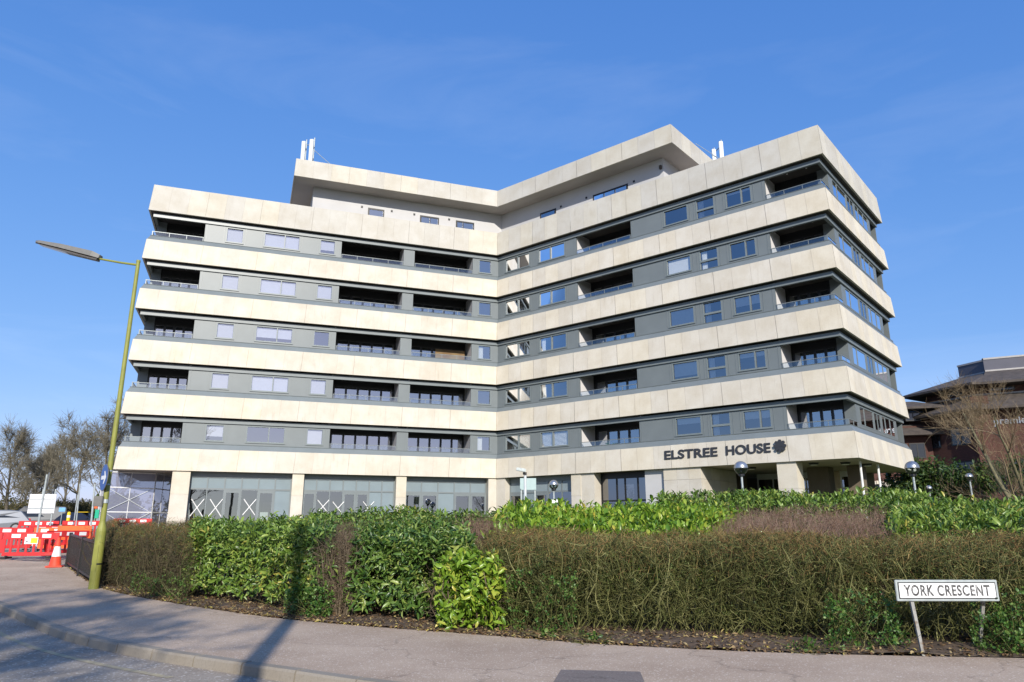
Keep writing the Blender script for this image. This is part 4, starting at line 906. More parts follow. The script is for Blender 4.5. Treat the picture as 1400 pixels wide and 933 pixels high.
# glazed enclosure under the overhang at the far end of the long wing
t = thing('glazed_enclosure', 'translucent glazed enclosure with cross braces under the overhang', 'glazed enclosure', tuple(WP('L', -23.0, 2.5, 1.0)))
fr_ = MB(); sh = MB(); br = MB()
pts = [WP('L', -20.9, 4.6, 0), WP('L', -21.6, 2.4, 0), WP('L', -24.2, 1.5, 0), WP('L', -25.0, 5.2, 0)]
for i in range(3):
    a, b = pts[i], pts[i + 1]; nseg = (2, 2, 3)[i]
    for k in range(nseg + 1):
        q = a.lerp(b, k / nseg); fr_.tube([(q.x, q.y, .5), (q.x, q.y, ZS - .03)], .035 if k in (0, nseg) else .018, 6)
    for z in (.9, 2.45, 3.9, ZS - .08): fr_.tube([(a.x, a.y, z), (b.x, b.y, z)], .035, 6)
    sh.add([(a.x, a.y, .6), (b.x, b.y, .6), (b.x, b.y, ZS - .05), (a.x, a.y, ZS - .05)], [(0, 1, 2, 3)])
    if i == 1:
        for z0_, z1_ in ((.95, 2.4), (2.5, 3.85)):
            q0, q1 = a.lerp(b, .06), a.lerp(b, .94)
            off = (a - b).cross(Vector((0, 0, 1))).normalized() * -.05
            for (u0, u1) in ((z0_, z1_), (z1_, z0_)): br.tube([Vector((q0.x, q0.y, u0)) - off, Vector((q1.x, q1.y, u1)) - off], .02, 4)
bd(fr_, 'frame', 'white', t); bd(br, 'cross_brace', 'dish', t)
pm_ = bpy.data.materials.new('milky_sheet'); pm_.use_nodes = True; nt = pm_.node_tree; nt.nodes.clear()
o_ = nt.nodes.new('ShaderNodeOutputMaterial'); mx = nt.nodes.new('ShaderNodeMixShader'); mx.inputs[0].default_value = .62
trn = N(nt, 'ShaderNodeBsdfTransparent'); trn.inputs[0].default_value = (.72, .74, .85, 1); dfs = N(nt, 'ShaderNodeBsdfPrincipled', Roughness=.25); dfs.inputs['Base Color'].default_value = (.27, .28, .38, 1)
nt.links.new(trn.outputs[0], mx.inputs[1]); nt.links.new(dfs.outputs[0], mx.inputs[2]); nt.links.new(mx.outputs[0], o_.inputs[0]); M['milky'] = pm_
bd(sh, 'glazing', 'milky', t)
pc = WP('R', 8.9, 1.0, B0 + .8)
t = thing('potted_plant', 'leafy green potted plant on the lowest balcony beside the inner corner', 'plant', tuple(pc))
mb = MB(); mb.lathe([(.12, 0), (.17, .3), (.15, .3), (.14, .26), (0, .26)], 14); mb.build('pot', M['rubber'], t)
k = 70; V, T = leaves_arr(np.column_stack([RNG.normal(0, .12, (k, 2)), RNG.uniform(.3, 1.0, k)]), RNG.normal(0, 1, (k, 3)) * np.array([1, 1, .4]) + np.array([0, 0, .4]), unit(RNG.normal(0, 1, (k, 3))), RNG.uniform(.25, .5, k), RNG.uniform(.07, .12, k)); np_mesh('foliage', V, None, T, M['ivy'], t, world=False)
# ------------------------------------------------------------------ roadworks: barriers, cone, board, posts
def barrier_proto(yellow=False, m='red', name='traffic_barrier'):
    t = thing(name, 'x', 'barrier', group='red plastic barriers around the roadworks')
    f = MB(); f.box(-1, 1, -.025, .025, .74, 1.0); f.box(-.97, .97, -.03, .03, .10, .24)
    for k in range(8):
        x = -.96 + k * 1.92 / 7; ww = .075 if k in (0, 7) else .045; f.box(x - ww, x + ww, -.022, .022, .22, .76)
    f.box(-.9, .9, -.02, .02, .47, .53) if m == 'orange' else None
    f.build('panel', M[m], t, bevel=.012)
    for x in (-.55, 0, .55):
        p = MB(); p.box(x - .16, x + .16, -.031, -.026, .80, .94); p.build('reflector', M['signwhite'], t)
    if yellow:
        p = MB(); p.box(-.22, .26, -.036, -.0315, .56, .82); p.build('notice_plate', M['signwhite'], t)
        p = MB(); p.box(.0, .24, -.040, -.0365, .59, .79); p.build('notice_panel', M['yellow'], t)
        p = MB(); p.add([(-.17, -.0385, .62), (-.09, -.0385, .62), (-.13, -.0385, .70)], [(0, 1, 2)]); p.build('warning_triangle', M['black'], t)
    for x in (-.8, .8):
        p = MB(); p.box(x - .1, x + .1, -.32, .32, 0, .07); p.box(x - .05, x + .05, -.06, .06, .07, .12); p.build('foot', M['rubber'], t, bevel=.015)
    return t
b0 = barrier_proto(True); b1 = barrier_proto(False)
def put(t, label, x, y, rz, dz=0.): t.location = (x, y, gz(y) + dz); t.rotation_euler = (0, 0, rz); t['label'] = label; return t
put(b0, 'nearest red barrier, with a white and yellow notice plate', -19.2, 29.9, R(12))
put(b1, 'red barrier cut by the photo edge beside the one with the notice plate', -21.2, 29.45, R(14))
BB = [('red barrier turning away from the notice plate barrier towards the cone', -18.45, 31.2, R(66)), ('red barrier behind the notice plate, by the silver hatchback', -22.6, 33.4, R(38)),
      ('red barrier standing below the blank white board', -21.3, 34.8, R(40)), ('red barrier just past the blank white board towards the steel posts', -24.9, 39.2, R(6)),
      ('red barrier at the foot of the two crossed steel posts', -22.75, 39.4, R(4)), ('red barrier in front of the glazed enclosure', -21.4, 42.0, R(12))]
for lab, x, y, rz in BB: put(copy_tree(b1), lab, x, y, rz)
ob = barrier_proto(False, 'orange', 'orange_barrier'); put(ob, 'open orange barrier frame just behind the nearest red barrier', -20.3, 33.4, R(8)); ob['group'] = 'orange boards at the roadworks'
t = thing('hazard_board', 'solid orange board standing behind the black railing', 'board', (-18.7, 31.9, gz(31.9)), R(8), 'orange boards at the roadworks')
mb = MB(); mb.box(-.68, .68, -.02, .02, .65, 1.16); mb.build('board', M['orange'], t, bevel=.01)
for xx in (-.55, .55): mb = MB(); mb.box(xx - .04, xx + .04, .022, .08, 0, 1.1); mb.build('leg', M['orange'], t)
cx, cy = -16.1, 26.6
t = thing('traffic_cone', 'orange cone with one white band beside the railing', 'traffic cone', (cx, cy, gz(cy)), R(20))
mb = MB(); mb.box(-.26, .26, -.26, .26, 0, .05); mb.build('base', M['conered'], t, bevel=.015)
mb = MB(); mb.lathe([(.205, .05), (.195, .06), (.045, 1.0), (.03, 1.01), (0, 1.01)], 24); mb.build('cone_body', M['conered'], t, smooth=True)
mb = MB(); mb.lathe([(.198 - .158 * .33 + .004, .36), (.198 - .158 * .68 + .004, .70)], 24); mb.build('reflective_band', M['signwhite'], t, smooth=True)
# black railing between cone and lamp column
fa, fb = Vector((-15.75, 26.7, 0)), Vector((-11.2, 20.4, 0)); L_ = (fb - fa).length; an = math.atan2(fb.y - fa.y, fb.x - fa.x)
t = thing('guard_railing', 'black metal guard railing between the cone and the lamp column', 'railing', (fa.x, fa.y, gz(fa.y)), an)
sl = (gz(fb.y) - gz(fa.y)) / L_
mb = MB()
for k in range(int(L_ / .10)):
    x = .05 + k * .10; mb.box(x - .012, x + .012, -.012, .012, .16 + sl * x, 1.08 + sl * x)
mb.build('bars', M['blackpaint'], t)
for h_ in (.16, 1.10):
    mb = MB(); mb.hexa([(0, -.03, h_ - .03), (L_, -.03, h_ - .03 + sl * L_), (L_, .03, h_ - .03 + sl * L_), (0, .03, h_ - .03), (0, -.03, h_ + .03), (L_, -.03, h_ + .03 + sl * L_), (L_, .03, h_ + .03 + sl * L_), (0, .03, h_ + .03)]); mb.build('rail', M['blackpaint'], t)
for k in range(3):
    x = L_ * k / 2; mb = MB(); mb.box(x - .05, x + .05, -.055, .055, -.2 + sl * x, 1.17 + sl * x); mb.build('post', M['blackpaint'], t)
mb = MB()
for k in range(2): mb.box(L_ * (k + .04) / 2, L_ * (k + .96) / 2, .035, .04, .25 + sl * L_ * k / 2, 1.0 + sl * L_ * k / 2)
mb.build('backing_mesh', simple('black_mesh_sheet', (.018, .018, .017), .8), t)
# blank board, leaning sign pole, steel posts
p0, p1 = at(36, 702, 36.5), at(79, 676, 36.5)
t = thing('site_board', 'large blank white board seen from behind, on two posts', 'sign board', ((p0.x + p1.x) / 2, 36.5, gz(36.5)), R(-6)); hw = (p1.x - p0.x) / 2
mb = MB(); mb.box(-hw, hw, -.02, .02, p0.z - gz(36.5), p1.z - gz(36.5)); mb.build('board', M['signwhite'], t)
for zz in (.25, .75): mb = MB(); z_ = p0.z + (p1.z - p0.z) * zz - gz(36.5); mb.box(-hw + .02, hw - .02, -.035, -.0205, z_ - .02, z_ + .02); mb.build('rail', M['galv'], t)
for xx in (-.1, hw * .8): mb = MB(); mb.tube([(xx, .06, -.1), (xx, .06, p1.z - gz(36.5) + .25)], .035, 8); mb.build('post', M['galv'], t)
p0, p1 = at(50, 732, 31.0), at(63.5, 655, 31.0); z0 = gz(31.0)
t = thing('round_sign', 'leaning pale pole with a round sign seen nearly edge on', 'road sign', (p0.x, 31.0, z0))
d_ = Vector((p1.x - p0.x, 0, p1.z - p0.z)); b_ = Vector((0, 0, p0.z - z0)) - d_ * .28
mb = MB(); mb.tube([b_, b_ + d_ * 1.36], .04, 10); mb.build('pole', M['galv'], t)
mb = MB(); mb.tube([b_ - d_ * .05, b_ + d_ * .25], .10, 12); mb.build('base_sleeve', M['white'], t)
nz = Vector((.80, .60, 0)); xs = Vector((-nz.y, nz.x, 0)); cs = b_ + d_ * 1.27
mb = MB(); disc(mb, .30, .05, .07); mb.v = [tuple(Vector(v) + cs) for v in mb.v]; mb.build('plate', M['lampgrey'], t)
SG = 'steel posts at the roadworks'
for lab, a_, b_, Y in (('tallest bare steel post, crossing a thinner one behind the orange board', (103.5, 722), (109.5, 661), 37.6), ('thin steel post leaning behind the taller one', (100, 722), (106.5, 676), 40), ('bare steel post nearest the lamp column', (124, 722), (130, 661), 37.0)):
    q0, q1 = at(*a_, Y), at(*b_, Y); z0 = gz(Y); t = thing('steel_post', lab, 'post', (q0.x, Y, z0), group=SG)
    v = q1 - q0; s0 = Vector((0, 0, q0.z - z0)); k = (q0.z - z0 + .1) / v.z; r_ = .03 if 'thin' in lab else .05
    mb = MB(); mb.tube([s0 - v * k, s0 + v], r_, 10); mb.build('shaft', M['galv'], t)
    mb = MB(); mb.lathe([(r_ + .003, -.03), (r_ + .004, .03), (0, .035)], 10, tuple(s0 + v)); mb.build('cap', M['lampgrey'], t)
def small_sign(label, px, py, Y, w, h, mat, name='site_sign', r=0.):
    p = at(px, py, Y); t = thing(name, label, 'sign', (p.x, Y, gz(Y)), r, group='small site signs'); H = p.z - gz(Y)
    mb = MB(); mb.box(-w / 2, w / 2, -.015, .015, H - h / 2, H + h / 2); mb.build('plate', M[mat], t, bevel=.008)
    mb = MB(); mb.tube([(0, .04, -.1), (0, .04, H + h * .4)], .025, 6); mb.build('post', M['galv'], t)
M['skyblue'] = simple('light_blue_panel', (.18, .42, .72), .5, 0, .03); M['teal'] = simple('green_panel', (.02, .38, .22), .5, 0, .05)
small_sign('small light blue sign among the trees past the blank board', 85, 697, 52, .45, .28, 'skyblue')
small_sign('small green sign between the steel post and the lamp column', 132.5, 703, 44, .24, .5, 'teal')
small_sign('small orange sign just above the green sign', 131.5, 691, 45, .2, .38, 'orange')
p = at(93.5, 709, 50); t = thing('yellow_post', 'short yellow marker post below the trees by the dark car', 'bollard', (p.x, 50, gz(50)))
mb = MB(); mb.lathe([(.11, 0), (.11, 1.15), (.07, 1.22), (0, 1.23)], 12); mb.build('shaft', M['yellow'], t); mb = MB(); mb.lathe([(.115, .85), (.115, 1.0)], 12); mb.build('band', M['signwhite'], t)
# ------------------------------------------------------------------ vehicles
def car(label, cat, x, y, rz, paint, van=False, taxi=False):
    t = thing('parked_van' if van else 'parked_car', label, cat, (x, y, gz(y) - .12), rz, 'vehicles parked past the roadworks')
    Ln, Wd, Ht = (4.9, 1.92, 1.95) if van else (4.1, 1.72, 1.47); h_ = Ln / 2
    if van: prof = [(-h_, .35), (-h_, 1.0), (-h_ + .04, 1.85), (-h_ + .2, Ht), (h_ - 1.9, Ht), (h_ - 1.05, 1.15), (h_ - .15, .95), (h_, .7), (h_, .35)]; gl0, gl1 = 1.12, 1.78; gx = (-h_ + .3, h_ - 1.1)
    else: prof = [(-h_, .32), (-h_ - .02, .75), (-h_ + .12, .95), (-h_ + .55, 1.40), (-h_ + 1.2, Ht), (h_ - 2.0, 1.44), (h_ - 1.15, .98), (h_ - .25, .86), (h_, .68), (h_, .32)]; gl0, gl1 = .96, 1.36; gx = (-h_ + .55, h_ - 1.3)
    rings = []
    for yy, ins in ((-Wd / 2, .10), (-Wd / 2 + .10, 0), (Wd / 2 - .10, 0), (Wd / 2, .10)):
        rings.append([(px_ * (1 - ins * .25), yy * (1 - (.13 if q > 1.0 else 0)), q - (ins * .3 if q > 1.2 else 0)) for px_, q in prof])
    mb = MB(); mb.loft(rings, False, True); body = mb.build('body', M[paint], t, bevel=.0)
    w2 = Wd / 2 * .87
    for s_ in (-1, 1):
        mb = MB(); y_ = s_ * (w2 + .008); x0, x1 = gx
        xa, xb = x0 + .25, x1 - (.55 if not van else .5)
        mb.hexa([(x0, y_ + s_ * .06, gl0), (x1, y_ + s_ * .06, gl0), (x1, y_, gl0), (x0, y_, gl0), (xa, y_ - s_ * .05, gl1), (xb, y_ - s_ * .05, gl1), (xb, y_ - s_ * .12, gl1), (xa, y_ - s_ * .12, gl1)]); mb.build('side_window', M['carglass'], t)
        for xx in (h_ - .8, -h_ + .75):
            mb = MB(); r_ = .31
            for q0, q1, rr, mm in ((.0, .2, r_, 'rubber'), (-.012, .0, .2, 'steel')):
                m2 = MB(); m2.tube([(xx, s_ * (Wd / 2 - .17 + (.18 if q0 < 0 else q0)), r_), (xx, s_ * (Wd / 2 - .17 + (.2 if q0 < 0 else q1 - .02)), r_)], rr, 18)
                wv = m2.build('wheel' if mm == 'rubber' else 'rim', M[mm], t if mm == 'rubber' else wv)
        mb = MB(); mb.box(h_ - .14, h_ + .012, s_ * Wd / 2 * .55 - .17, s_ * Wd / 2 * .55 + .17, .66, .80); mb.build('headlight', M['steel'], t, bevel=.02)
        mb = MB(); mb.box(-h_ - .03, -h_ + .1, s_ * Wd / 2 * .7 - .1, s_ * Wd / 2 * .7 + .1, .72, .92); mb.build('tail_light', M['red'], t, bevel=.02)
        mb = MB(); mb.box(h_ - 1.55, h_ - 1.38, s_ * (Wd / 2 + .02) - .09, s_ * (Wd / 2 + .02) + .09, .95, 1.08); mb.build('mirror', M[paint], t, bevel=.02)
    (ax_, az), (bx_, bz_) = prof[-5 if van else -6], prof[-4]
    mb = MB(); off = .012; ww = w2 * .92
    q = lambda f: (ax_ + (bx_ - ax_) * f + off, az + (bz_ - az) * f + off)
    (xa, za), (xb, zb_) = q(.1), q(.92)
    mb.add([(xa, -ww, za), (xa, ww, za), (xb, ww * 1.05, zb_), (xb, -ww * 1.05, zb_)], [(0, 1, 2, 3)]); mb.build('windscreen', M['carglass'], t)
    if not van:
        (ax_, az), (bx_, bz_) = prof[2], prof[3]; mb = MB(); mb.add([(ax_ - .012, -ww, az + .05), (ax_ - .012, ww, az + .05), (bx_ - .03, ww * .93, bz_ - .04), (bx_ - .03, -ww * .93, bz_ - .04)], [(0, 1, 2, 3)]); mb.build('rear_window', M['carglass'], t)
    mb = MB(); mb.box(h_ - .02, h_ + .015, -.45, .45, .38, .58); mb.build('grille', M['black'], t)
    mb = MB(); mb.box(h_ + .0155, h_ + .02, -.26, .26, .42, .53); mb.build('number_plate', M['signwhite'], t)
    if taxi: mb = MB(); mb.box(-.55, .45, -.5, .5, Ht + .02, Ht + .06); mb.build('roof_rack', M['yellow'], t)
    return t
M['silver'] = simple('silver_car_paint', (.22, .235, .26), .28, .4, .03); M['grey_paint'] = simple('grey_van_paint', (.17, .175, .18), .35, .3, .03); M['dark_paint'] = simple('dark_blue_car_paint', (.012, .016, .035), .2, 0, .05)
M['maroon'] = simple('maroon_car_paint', (.10, .015, .02), .25, 0, .05)
def carat(px, Y): return (px - 700) / 1019.0 * Y
car('silver hatchback at the photo edge in front of the grey van', 'car', carat(-10, 50), 50, R(212), 'silver')
car('grey van parked behind the silver hatchback and the blank board', 'van', carat(40, 61), 61, R(214), 'grey_paint', True)
car('dark car with a yellow roof bar under the bare trees', 'car', carat(114, 62), 62, R(5), 'dark_paint', False, True)
car('maroon car half hidden behind the grey van', 'car', carat(14, 66), 66, R(-10), 'maroon')
# ------------------------------------------------------------------ bare trees
def bare_tree(name, label, x, y, H, seed, spread=.5, nl=(11, 7, 7), r0=.16, twig='twig_far', z=None, trunk_f=.35, group=None, stemsN=1, rt=.012, lean=(0, 0), bark='bark', upw=.25, twl=.5, cat='tree', stem_sp=.5, droop=0.):
    rg = np.random.default_rng(seed); z = gz(y) - .1 if z is None else z
    t = thing(name, label, cat, (x, y, z), group=group)
    def grow(p0, d, L, ra, rb, n, wob, up):
        P = np.zeros((len(p0), n, 3)); P[:, 0] = p0; d = unit(d); q = p0.copy()
        for i in range(1, n):
            d = unit(d + rg.normal(0, wob, d.shape) + np.array([0, 0, up])); q = q + d * (L / (n - 1))[:, None]; P[:, i] = q
        s = np.linspace(0, 1, n); return P, ra[:, None] * (1 - s) + rb[:, None] * s
    k = stemsN; a = rg.random(k) * 6.28; d = np.column_stack([np.cos(a) * stem_sp * (k > 1) + lean[0], np.sin(a) * stem_sp * (k > 1) + lean[1], np.ones(k)])
    TP, TR = grow(np.zeros((k, 3)), d, np.full(k, H * .80), np.full(k, r0), np.full(k, r0 * .22), 9, .07, .05)
    lev = [(TP, TR)]; src = (TP, TR)
    for li, per in enumerate(nl):
        P, Rr = src; m, n, _ = P.shape; kk = m * per
        i = np.repeat(np.arange(m), per); lo = trunk_f if li == 0 else .2
        tt = (lo + (1 - lo) * rg.random(kk) ** .9) * (n - 1) * .999; j = tt.astype(int); f = (tt - j)[:, None]
        p = P[i, j] * (1 - f) + P[i, j + 1] * f; pr = Rr[i, j] * (1 - f[:, 0]) + Rr[i, j + 1] * f[:, 0]
        ax = unit(P[i, j + 1] - P[i, j]); rd = unit(np.cross(ax, rg.normal(0, 1, (kk, 3))))
        ang = rg.uniform(.45, 1.0, kk)[:, None] * (1.25 if li == 0 else 1); d = ax * np.cos(ang) + rd * np.sin(ang) + np.array([0, 0, upw])
        plen = np.linalg.norm(P[:, -1] - P[:, 0], axis=1)[i]
        if li == 0: L = H * spread * (1.15 - .75 * tt / (n - 1)) * rg.uniform(.7, 1.15, kk)
        else: L = plen * rg.uniform(.28, .62, kk) * (1.2 - .6 * tt / (n - 1))
        ra = np.maximum(pr * rg.uniform(.35, .6, kk), rt * .8); rb = np.maximum(ra * .3, rt * .55)
        nn = 6 if li == 0 else 4
        src = grow(p, d, L, ra, rb, nn, .16 if li == 0 else .2, .05 - droop); lev.append(src)
    P, Rr = src; m = len(P); kk = m * 3; i = rg.integers(0, m, kk); tt = rg.random(kk) * 2.99; j = tt.astype(int); f = (tt - j)[:, None]
    p = P[i, j] * (1 - f) + P[i, j + 1] * f; d = unit(P[i, j + 1] - P[i, j]) + rg.normal(0, .6, (kk, 3)) + np.array([0, 0, .15])
    tw = grow(p, d, rg.uniform(.4, 1.1, kk) * twl, np.full(kk, rt * .7), np.full(kk, rt * .4), 3, .2, .03)
    V, Q = tubes_arr(TP, TR, 8); np_mesh('trunk', V, Q, None, M[bark], t, world=False, smooth=True)
    V, Q = join_tubes([tubes_arr(lev[1][0], lev[1][1], 5)] + [tubes_arr(a_, b_, 3) for a_, b_ in lev[2:]] + [tubes_arr(tw[0], tw[1], 3)])
    np_mesh('crown', V, Q, None, M[twig], t, world=False)
    return t
TG = 'bare trees beyond the roadworks'
TT = [('tall bare tree with a forked crown closest to the lamp column', 128, 62, 11.5, .40, (13, 8, 7), .17), ('broad bare tree over the dark car', 101, 66, 10.5, .52, (13, 8, 7), .18),
      ('bare tree above the blank white board', 70, 74, 9.5, .50, (12, 8, 7), .16), ('low bushy bare tree behind the grey van', 40, 70, 6.8, .62, (13, 8, 7), .13),
      ('bare tree at the photo edge with long sweeping branches', 6, 60, 8.3, .62, (14, 8, 7), .16), ('slender bare tree in the gap between lamp column and building', 152, 80, 12.0, .45, (13, 8, 6), .16),
      ('distant bare tree behind the broad one', 86, 90, 11.5, .5, (12, 8, 6), .2), ('distant bare tree behind the tree at the photo edge', 22, 92, 10.0, .55, (12, 8, 6), .2)]
for i, (lab, px, Y, H, sp_, nl, r0) in enumerate(TT): bare_tree('bare_tree', lab, carat(px, Y), Y, H, 20 + i, sp_, nl, r0, rt=.017 * Y / 66, group=TG, trunk_f=.2, twl=.9)
def bush(name, label, x, y, rx, ry, H, n, mat, L, seed, group=None, z=None, cat='bush'):
    z = gz(y) if z is None else z; rg = np.random.default_rng(seed)
    t = thing(name, label, cat, (x, y, z), group=group)
    # several overlapping clumps, leaves through their volume
    cs = [(rg.normal(0, .42) * rx, rg.normal(0, .42) * ry, H * rg.uniform(.22, .78), rg.uniform(.28, .5)) for _ in range(14)]
    P = []; Nn = []
    for cx_, cy_, cz_, cr in cs:
        k = n // 14; d = unit(rg.normal(0, 1, (k, 3))); rr = (rg.random(k) ** .35)[:, None]; p = np.array([cx_, cy_, cz_]) + d * rr * np.array([rx * cr, ry * cr, H * cr * .62]); P.append(p); Nn.append(d)
    P = np.concatenate(P); Nn = np.concatenate(Nn); kp = P[:, 2] > 0; P, Nn = P[kp], Nn[kp]
    V, T = leafy(P, Nn, 5, L, L * .5, .3, .6, L * 1.6); np_mesh('crown', V, None, T, M[mat], t, world=False)
    S = np.zeros((16, 5, 3)); s = np.linspace(0, 1, 5); a = rg.random(16) * 6.28; S[:, :, 0] = np.cos(a)[:, None] * s * rx * .6; S[:, :, 1] = np.sin(a)[:, None] * s * ry * .6; S[:, :, 2] = s * H * .75
    V, Q = tubes_arr(S, np.interp(s, [0, 1], [.06, .02])[None] * np.ones((16, 1)), 5); np_mesh('trunk', V, Q, None, M['bark'], t, world=False)
    return t
EG = 'evergreen bushes'
bush('evergreen_bush', 'large dark evergreen bush at the corner of the white building', carat(1298, 46), 46, 3.2, 2.6, 5.0, 3400, 'evergreen', .26, 3, EG)
bush('evergreen_bush', 'green bush between the lamp column and the glazed enclosure', carat(163, 62), 62, 2.4, 2.0, 3.1, 1500, 'evergreen', .26, 4, EG)
bush('evergreen_bush', 'lower evergreen bush at the foot of the brick offices near the bare tree', carat(1345, 45), 45, 2.0, 1.6, 2.6, 1200, 'evergreen', .24, 5, EG)
M['scrub'] = leafmat('winter_scrub', [(0, (.05, .055, .02)), (.5, (.11, .10, .045)), (1, (.20, .16, .08))], .8, .2, .2)
for i, (lab, px, Y, rx, H) in enumerate([('brown green winter scrub behind the silver hatchback', 15, 78, 5, 3.6), ('winter scrub behind the blank white board', 58, 80, 5, 3.4), ('winter scrub under the broad bare tree', 98, 80, 4.5, 3.0), ('winter scrub behind the steel post nearest the lamp', 130, 84, 4.5, 3.2)]):
    bush('scrub_bush', lab, carat(px, Y), Y, rx, 2.5, H, 1700, 'scrub', .22, 40 + i, 'winter scrub below the bare trees')
k = 5200; fx = RNG.uniform(-125, 85, k); fy = RNG.uniform(98, 118, k); hh = 4.2 + 2.2 * np.sin(fx * .13) + 1.6 * np.sin(fx * .41 + 1) + RNG.normal(0, .5, k)
P3 = np.column_stack([fx, fy, 1.2 + RNG.random(k) ** .8 * np.maximum(hh, 1.5)])
V, T = leafy(P3, unit(RNG.normal(0, 1, (k, 3))), 5, .55, .26, .3, .6, .8); wo = np_mesh('distant_woodland', V, None, T, M['scrub'], None); tag(wo, 'distant brown green winter woodland along the horizon', 'woodland', None, 'stuff')
# trees behind the camera whose shadows fall on the pavement, and the pole that shades the laurel
bare_tree('bare_tree', 'spreading bare tree in front of the brick offices', carat(1424, 27), 27, 7.0, 77, .46, (11, 5, 4), .10, 'twig_tan', bz(carat(1424, 27), 27) - .1, .12, None, 4, .0065, (-.16, 0), 'bark2', .35, .75, stem_sp=.5)
bare_tree('bare_tree', 'bare tree behind the photographer, its branch shadows on the pavement', -5.0, -7.0, 14.0, 91, .42, (16, 9, 7), .2, 'twig', None, .25, None, 1, .016)
bare_tree('bare_tree', 'second bare tree behind the photographer, shading the dark privet hedge', -2.0, -13.5, 17.0, 92, .45, (17, 10, 8), .24, 'twig', None, .35, None, 1, .018)
t = thing('telegraph_pole', 'tall wooden pole behind the photographer, its shadow crossing the pavement and laurel', 'pole', (-.68, -3.0, -.12))
mb = MB(); mb.lathe([(.17, -.2), (.16, 2), (.13, 10.6), (0, 10.65)], 16); mb.build('shaft', M['bark'], t)
mb = MB(); mb.box(-.6, .6, -.05, .05, 10.0, 10.12); mb.build('crossarm', M['bark'], t)
#=====PART4=====
# ------------------------------------------------------------------ brick offices beyond
BY = 58.0; GB = gz(BY) - .2
def az(px): return (px - 700) / 1019.0
def zat(px, py, Y): return at(px, py, Y).z
k1 = Vector((37.6, BY)); dA = Vector((math.sin(R(-18)), math.cos(R(-18)))); dS = Vector((math.sin(R(118)), math.cos(R(118)))); 
K1a = k1; K1b = k1 + Vector((1, .06)) * .7
K0 = k1 + dA * 6.8; K2 = K1b + dS * 20; SHV = Vector((2.0, .5))
plan = [K0, K1a, K1b, K2, K2 + Vector((16, 14)), K0 + Vector((18, 12))]
def offs(poly, d):
    n = len(poly); out = []
    area = sum(poly[i].x * poly[(i + 1) % n].y - poly[(i + 1) % n].x * poly[i].y for i in range(n)); sg_ = 1 if area > 0 else -1
    for i in range(n):
        a, b, c = poly[i - 1], poly[i], poly[(i + 1) % n]; e0 = (b - a).normalized(); e1 = (c - b).normalized()
        m0 = Vector((-e0.y, e0.x)) * sg_; m1 = Vector((-e1.y, e1.x)) * sg_; bis = (m0 + m1); bis = bis / max(.3, bis.dot(m0)); out.append(b + bis * d)
    return out
def r3(p, z): return [(q.x, q.y, z) for q in p]
off_b = thing('brick_office', 'red brick office building with stepped brown tiled roofs and raised lettering', 'building', (k1.x, k1.y, GB))
ze1, zr1 = zat(1348, 526, BY), zat(1356, 505, BY + 2); zpl = zat(1356, 489, BY + 2.5); ze2, zr2 = zat(1348, 562, BY), zat(1345, 537, BY)
mb = MB(); mb.loft([r3(plan, GB - .3), r3(plan, ze2 + .2)], False); bd(mb, 'wall', 'brick', off_b)
up_p = offs(plan, 1.3); mb = MB(); mb.loft([r3(up_p, ze2 - .2), r3(up_p, ze1 + .1)], False); bd(mb, 'upper_wall', 'brick', off_b)
def skirt(pe, ze, pr, zr, th=.35):
    mb = MB(); mb.loft([r3(pe, ze), r3(pe, ze + .18), r3(pr, zr), r3(offs(pr, .3), zr), r3(offs(pe, 1.6), ze)]); return mb
bd(skirt(offs(plan, -1.1), ze2, offs(plan, 1.25), zr2), 'roof', 'tile', off_b)
bd(skirt(offs(plan, -.2), ze1, [q + SHV for q in offs(plan, 2.4)], zr1), 'roof', 'tile', off_b)
mb = MB(); mb.loft([r3(offs(plan, 1.18), zr2 - .05), r3(offs(plan, 1.18), zr2 + .10), r3(offs(plan, 1.5), zr2 + .10), r3(offs(plan, 1.5), zr2 - .05)]); bd(mb, 'flashing', 'palelead', off_b)
mb = MB(); pp = [q + SHV for q in offs(plan, 2.45)]; mb.loft([r3(pp, zr1 - .3), r3(pp, zpl)], False, True); bd(mb, 'plant_room', 'lead', off_b)
mb = MB(); mb.loft([r3([q + SHV for q in offs(plan, 2.40)], zpl - .1), r3([q + SHV for q in offs(plan, 2.40)], zpl + .05), r3([q + SHV for q in offs(plan, 2.7)], zpl + .05), r3([q + SHV for q in offs(plan, 2.7)], zpl - .1)]); bd(mb, 'parapet_cap', 'palelead', off_b)
mb = MB(); mb.loft([r3([q + SHV for q in offs(plan, 2.38)], zr1 - .02), r3([q + SHV for q in offs(plan, 2.38)], zr1 + .12), r3([q + SHV for q in offs(plan, 2.6)], zr1 + .12), r3([q + SHV for q in offs(plan, 2.6)], zr1 - .02)]); bd(mb, 'flashing', 'palelead', off_b)
def wallbox(mb, a, b, t0, t1, o0, o1, z0, z1):
    e = (b - a).normalized(); m_ = Vector((e.y, -e.x))
    if m_.dot(Vector((0, 0)) - a) < 0: m_ = -m_
    P = lambda t, o: a + e * t + m_ * o
    q = [P(t0, o0), P(t1, o0), P(t1, o1), P(t0, o1)]; mb.hexa([(p.x, p.y, z0) for p in q] + [(p.x, p.y, z1) for p in q]); return mb
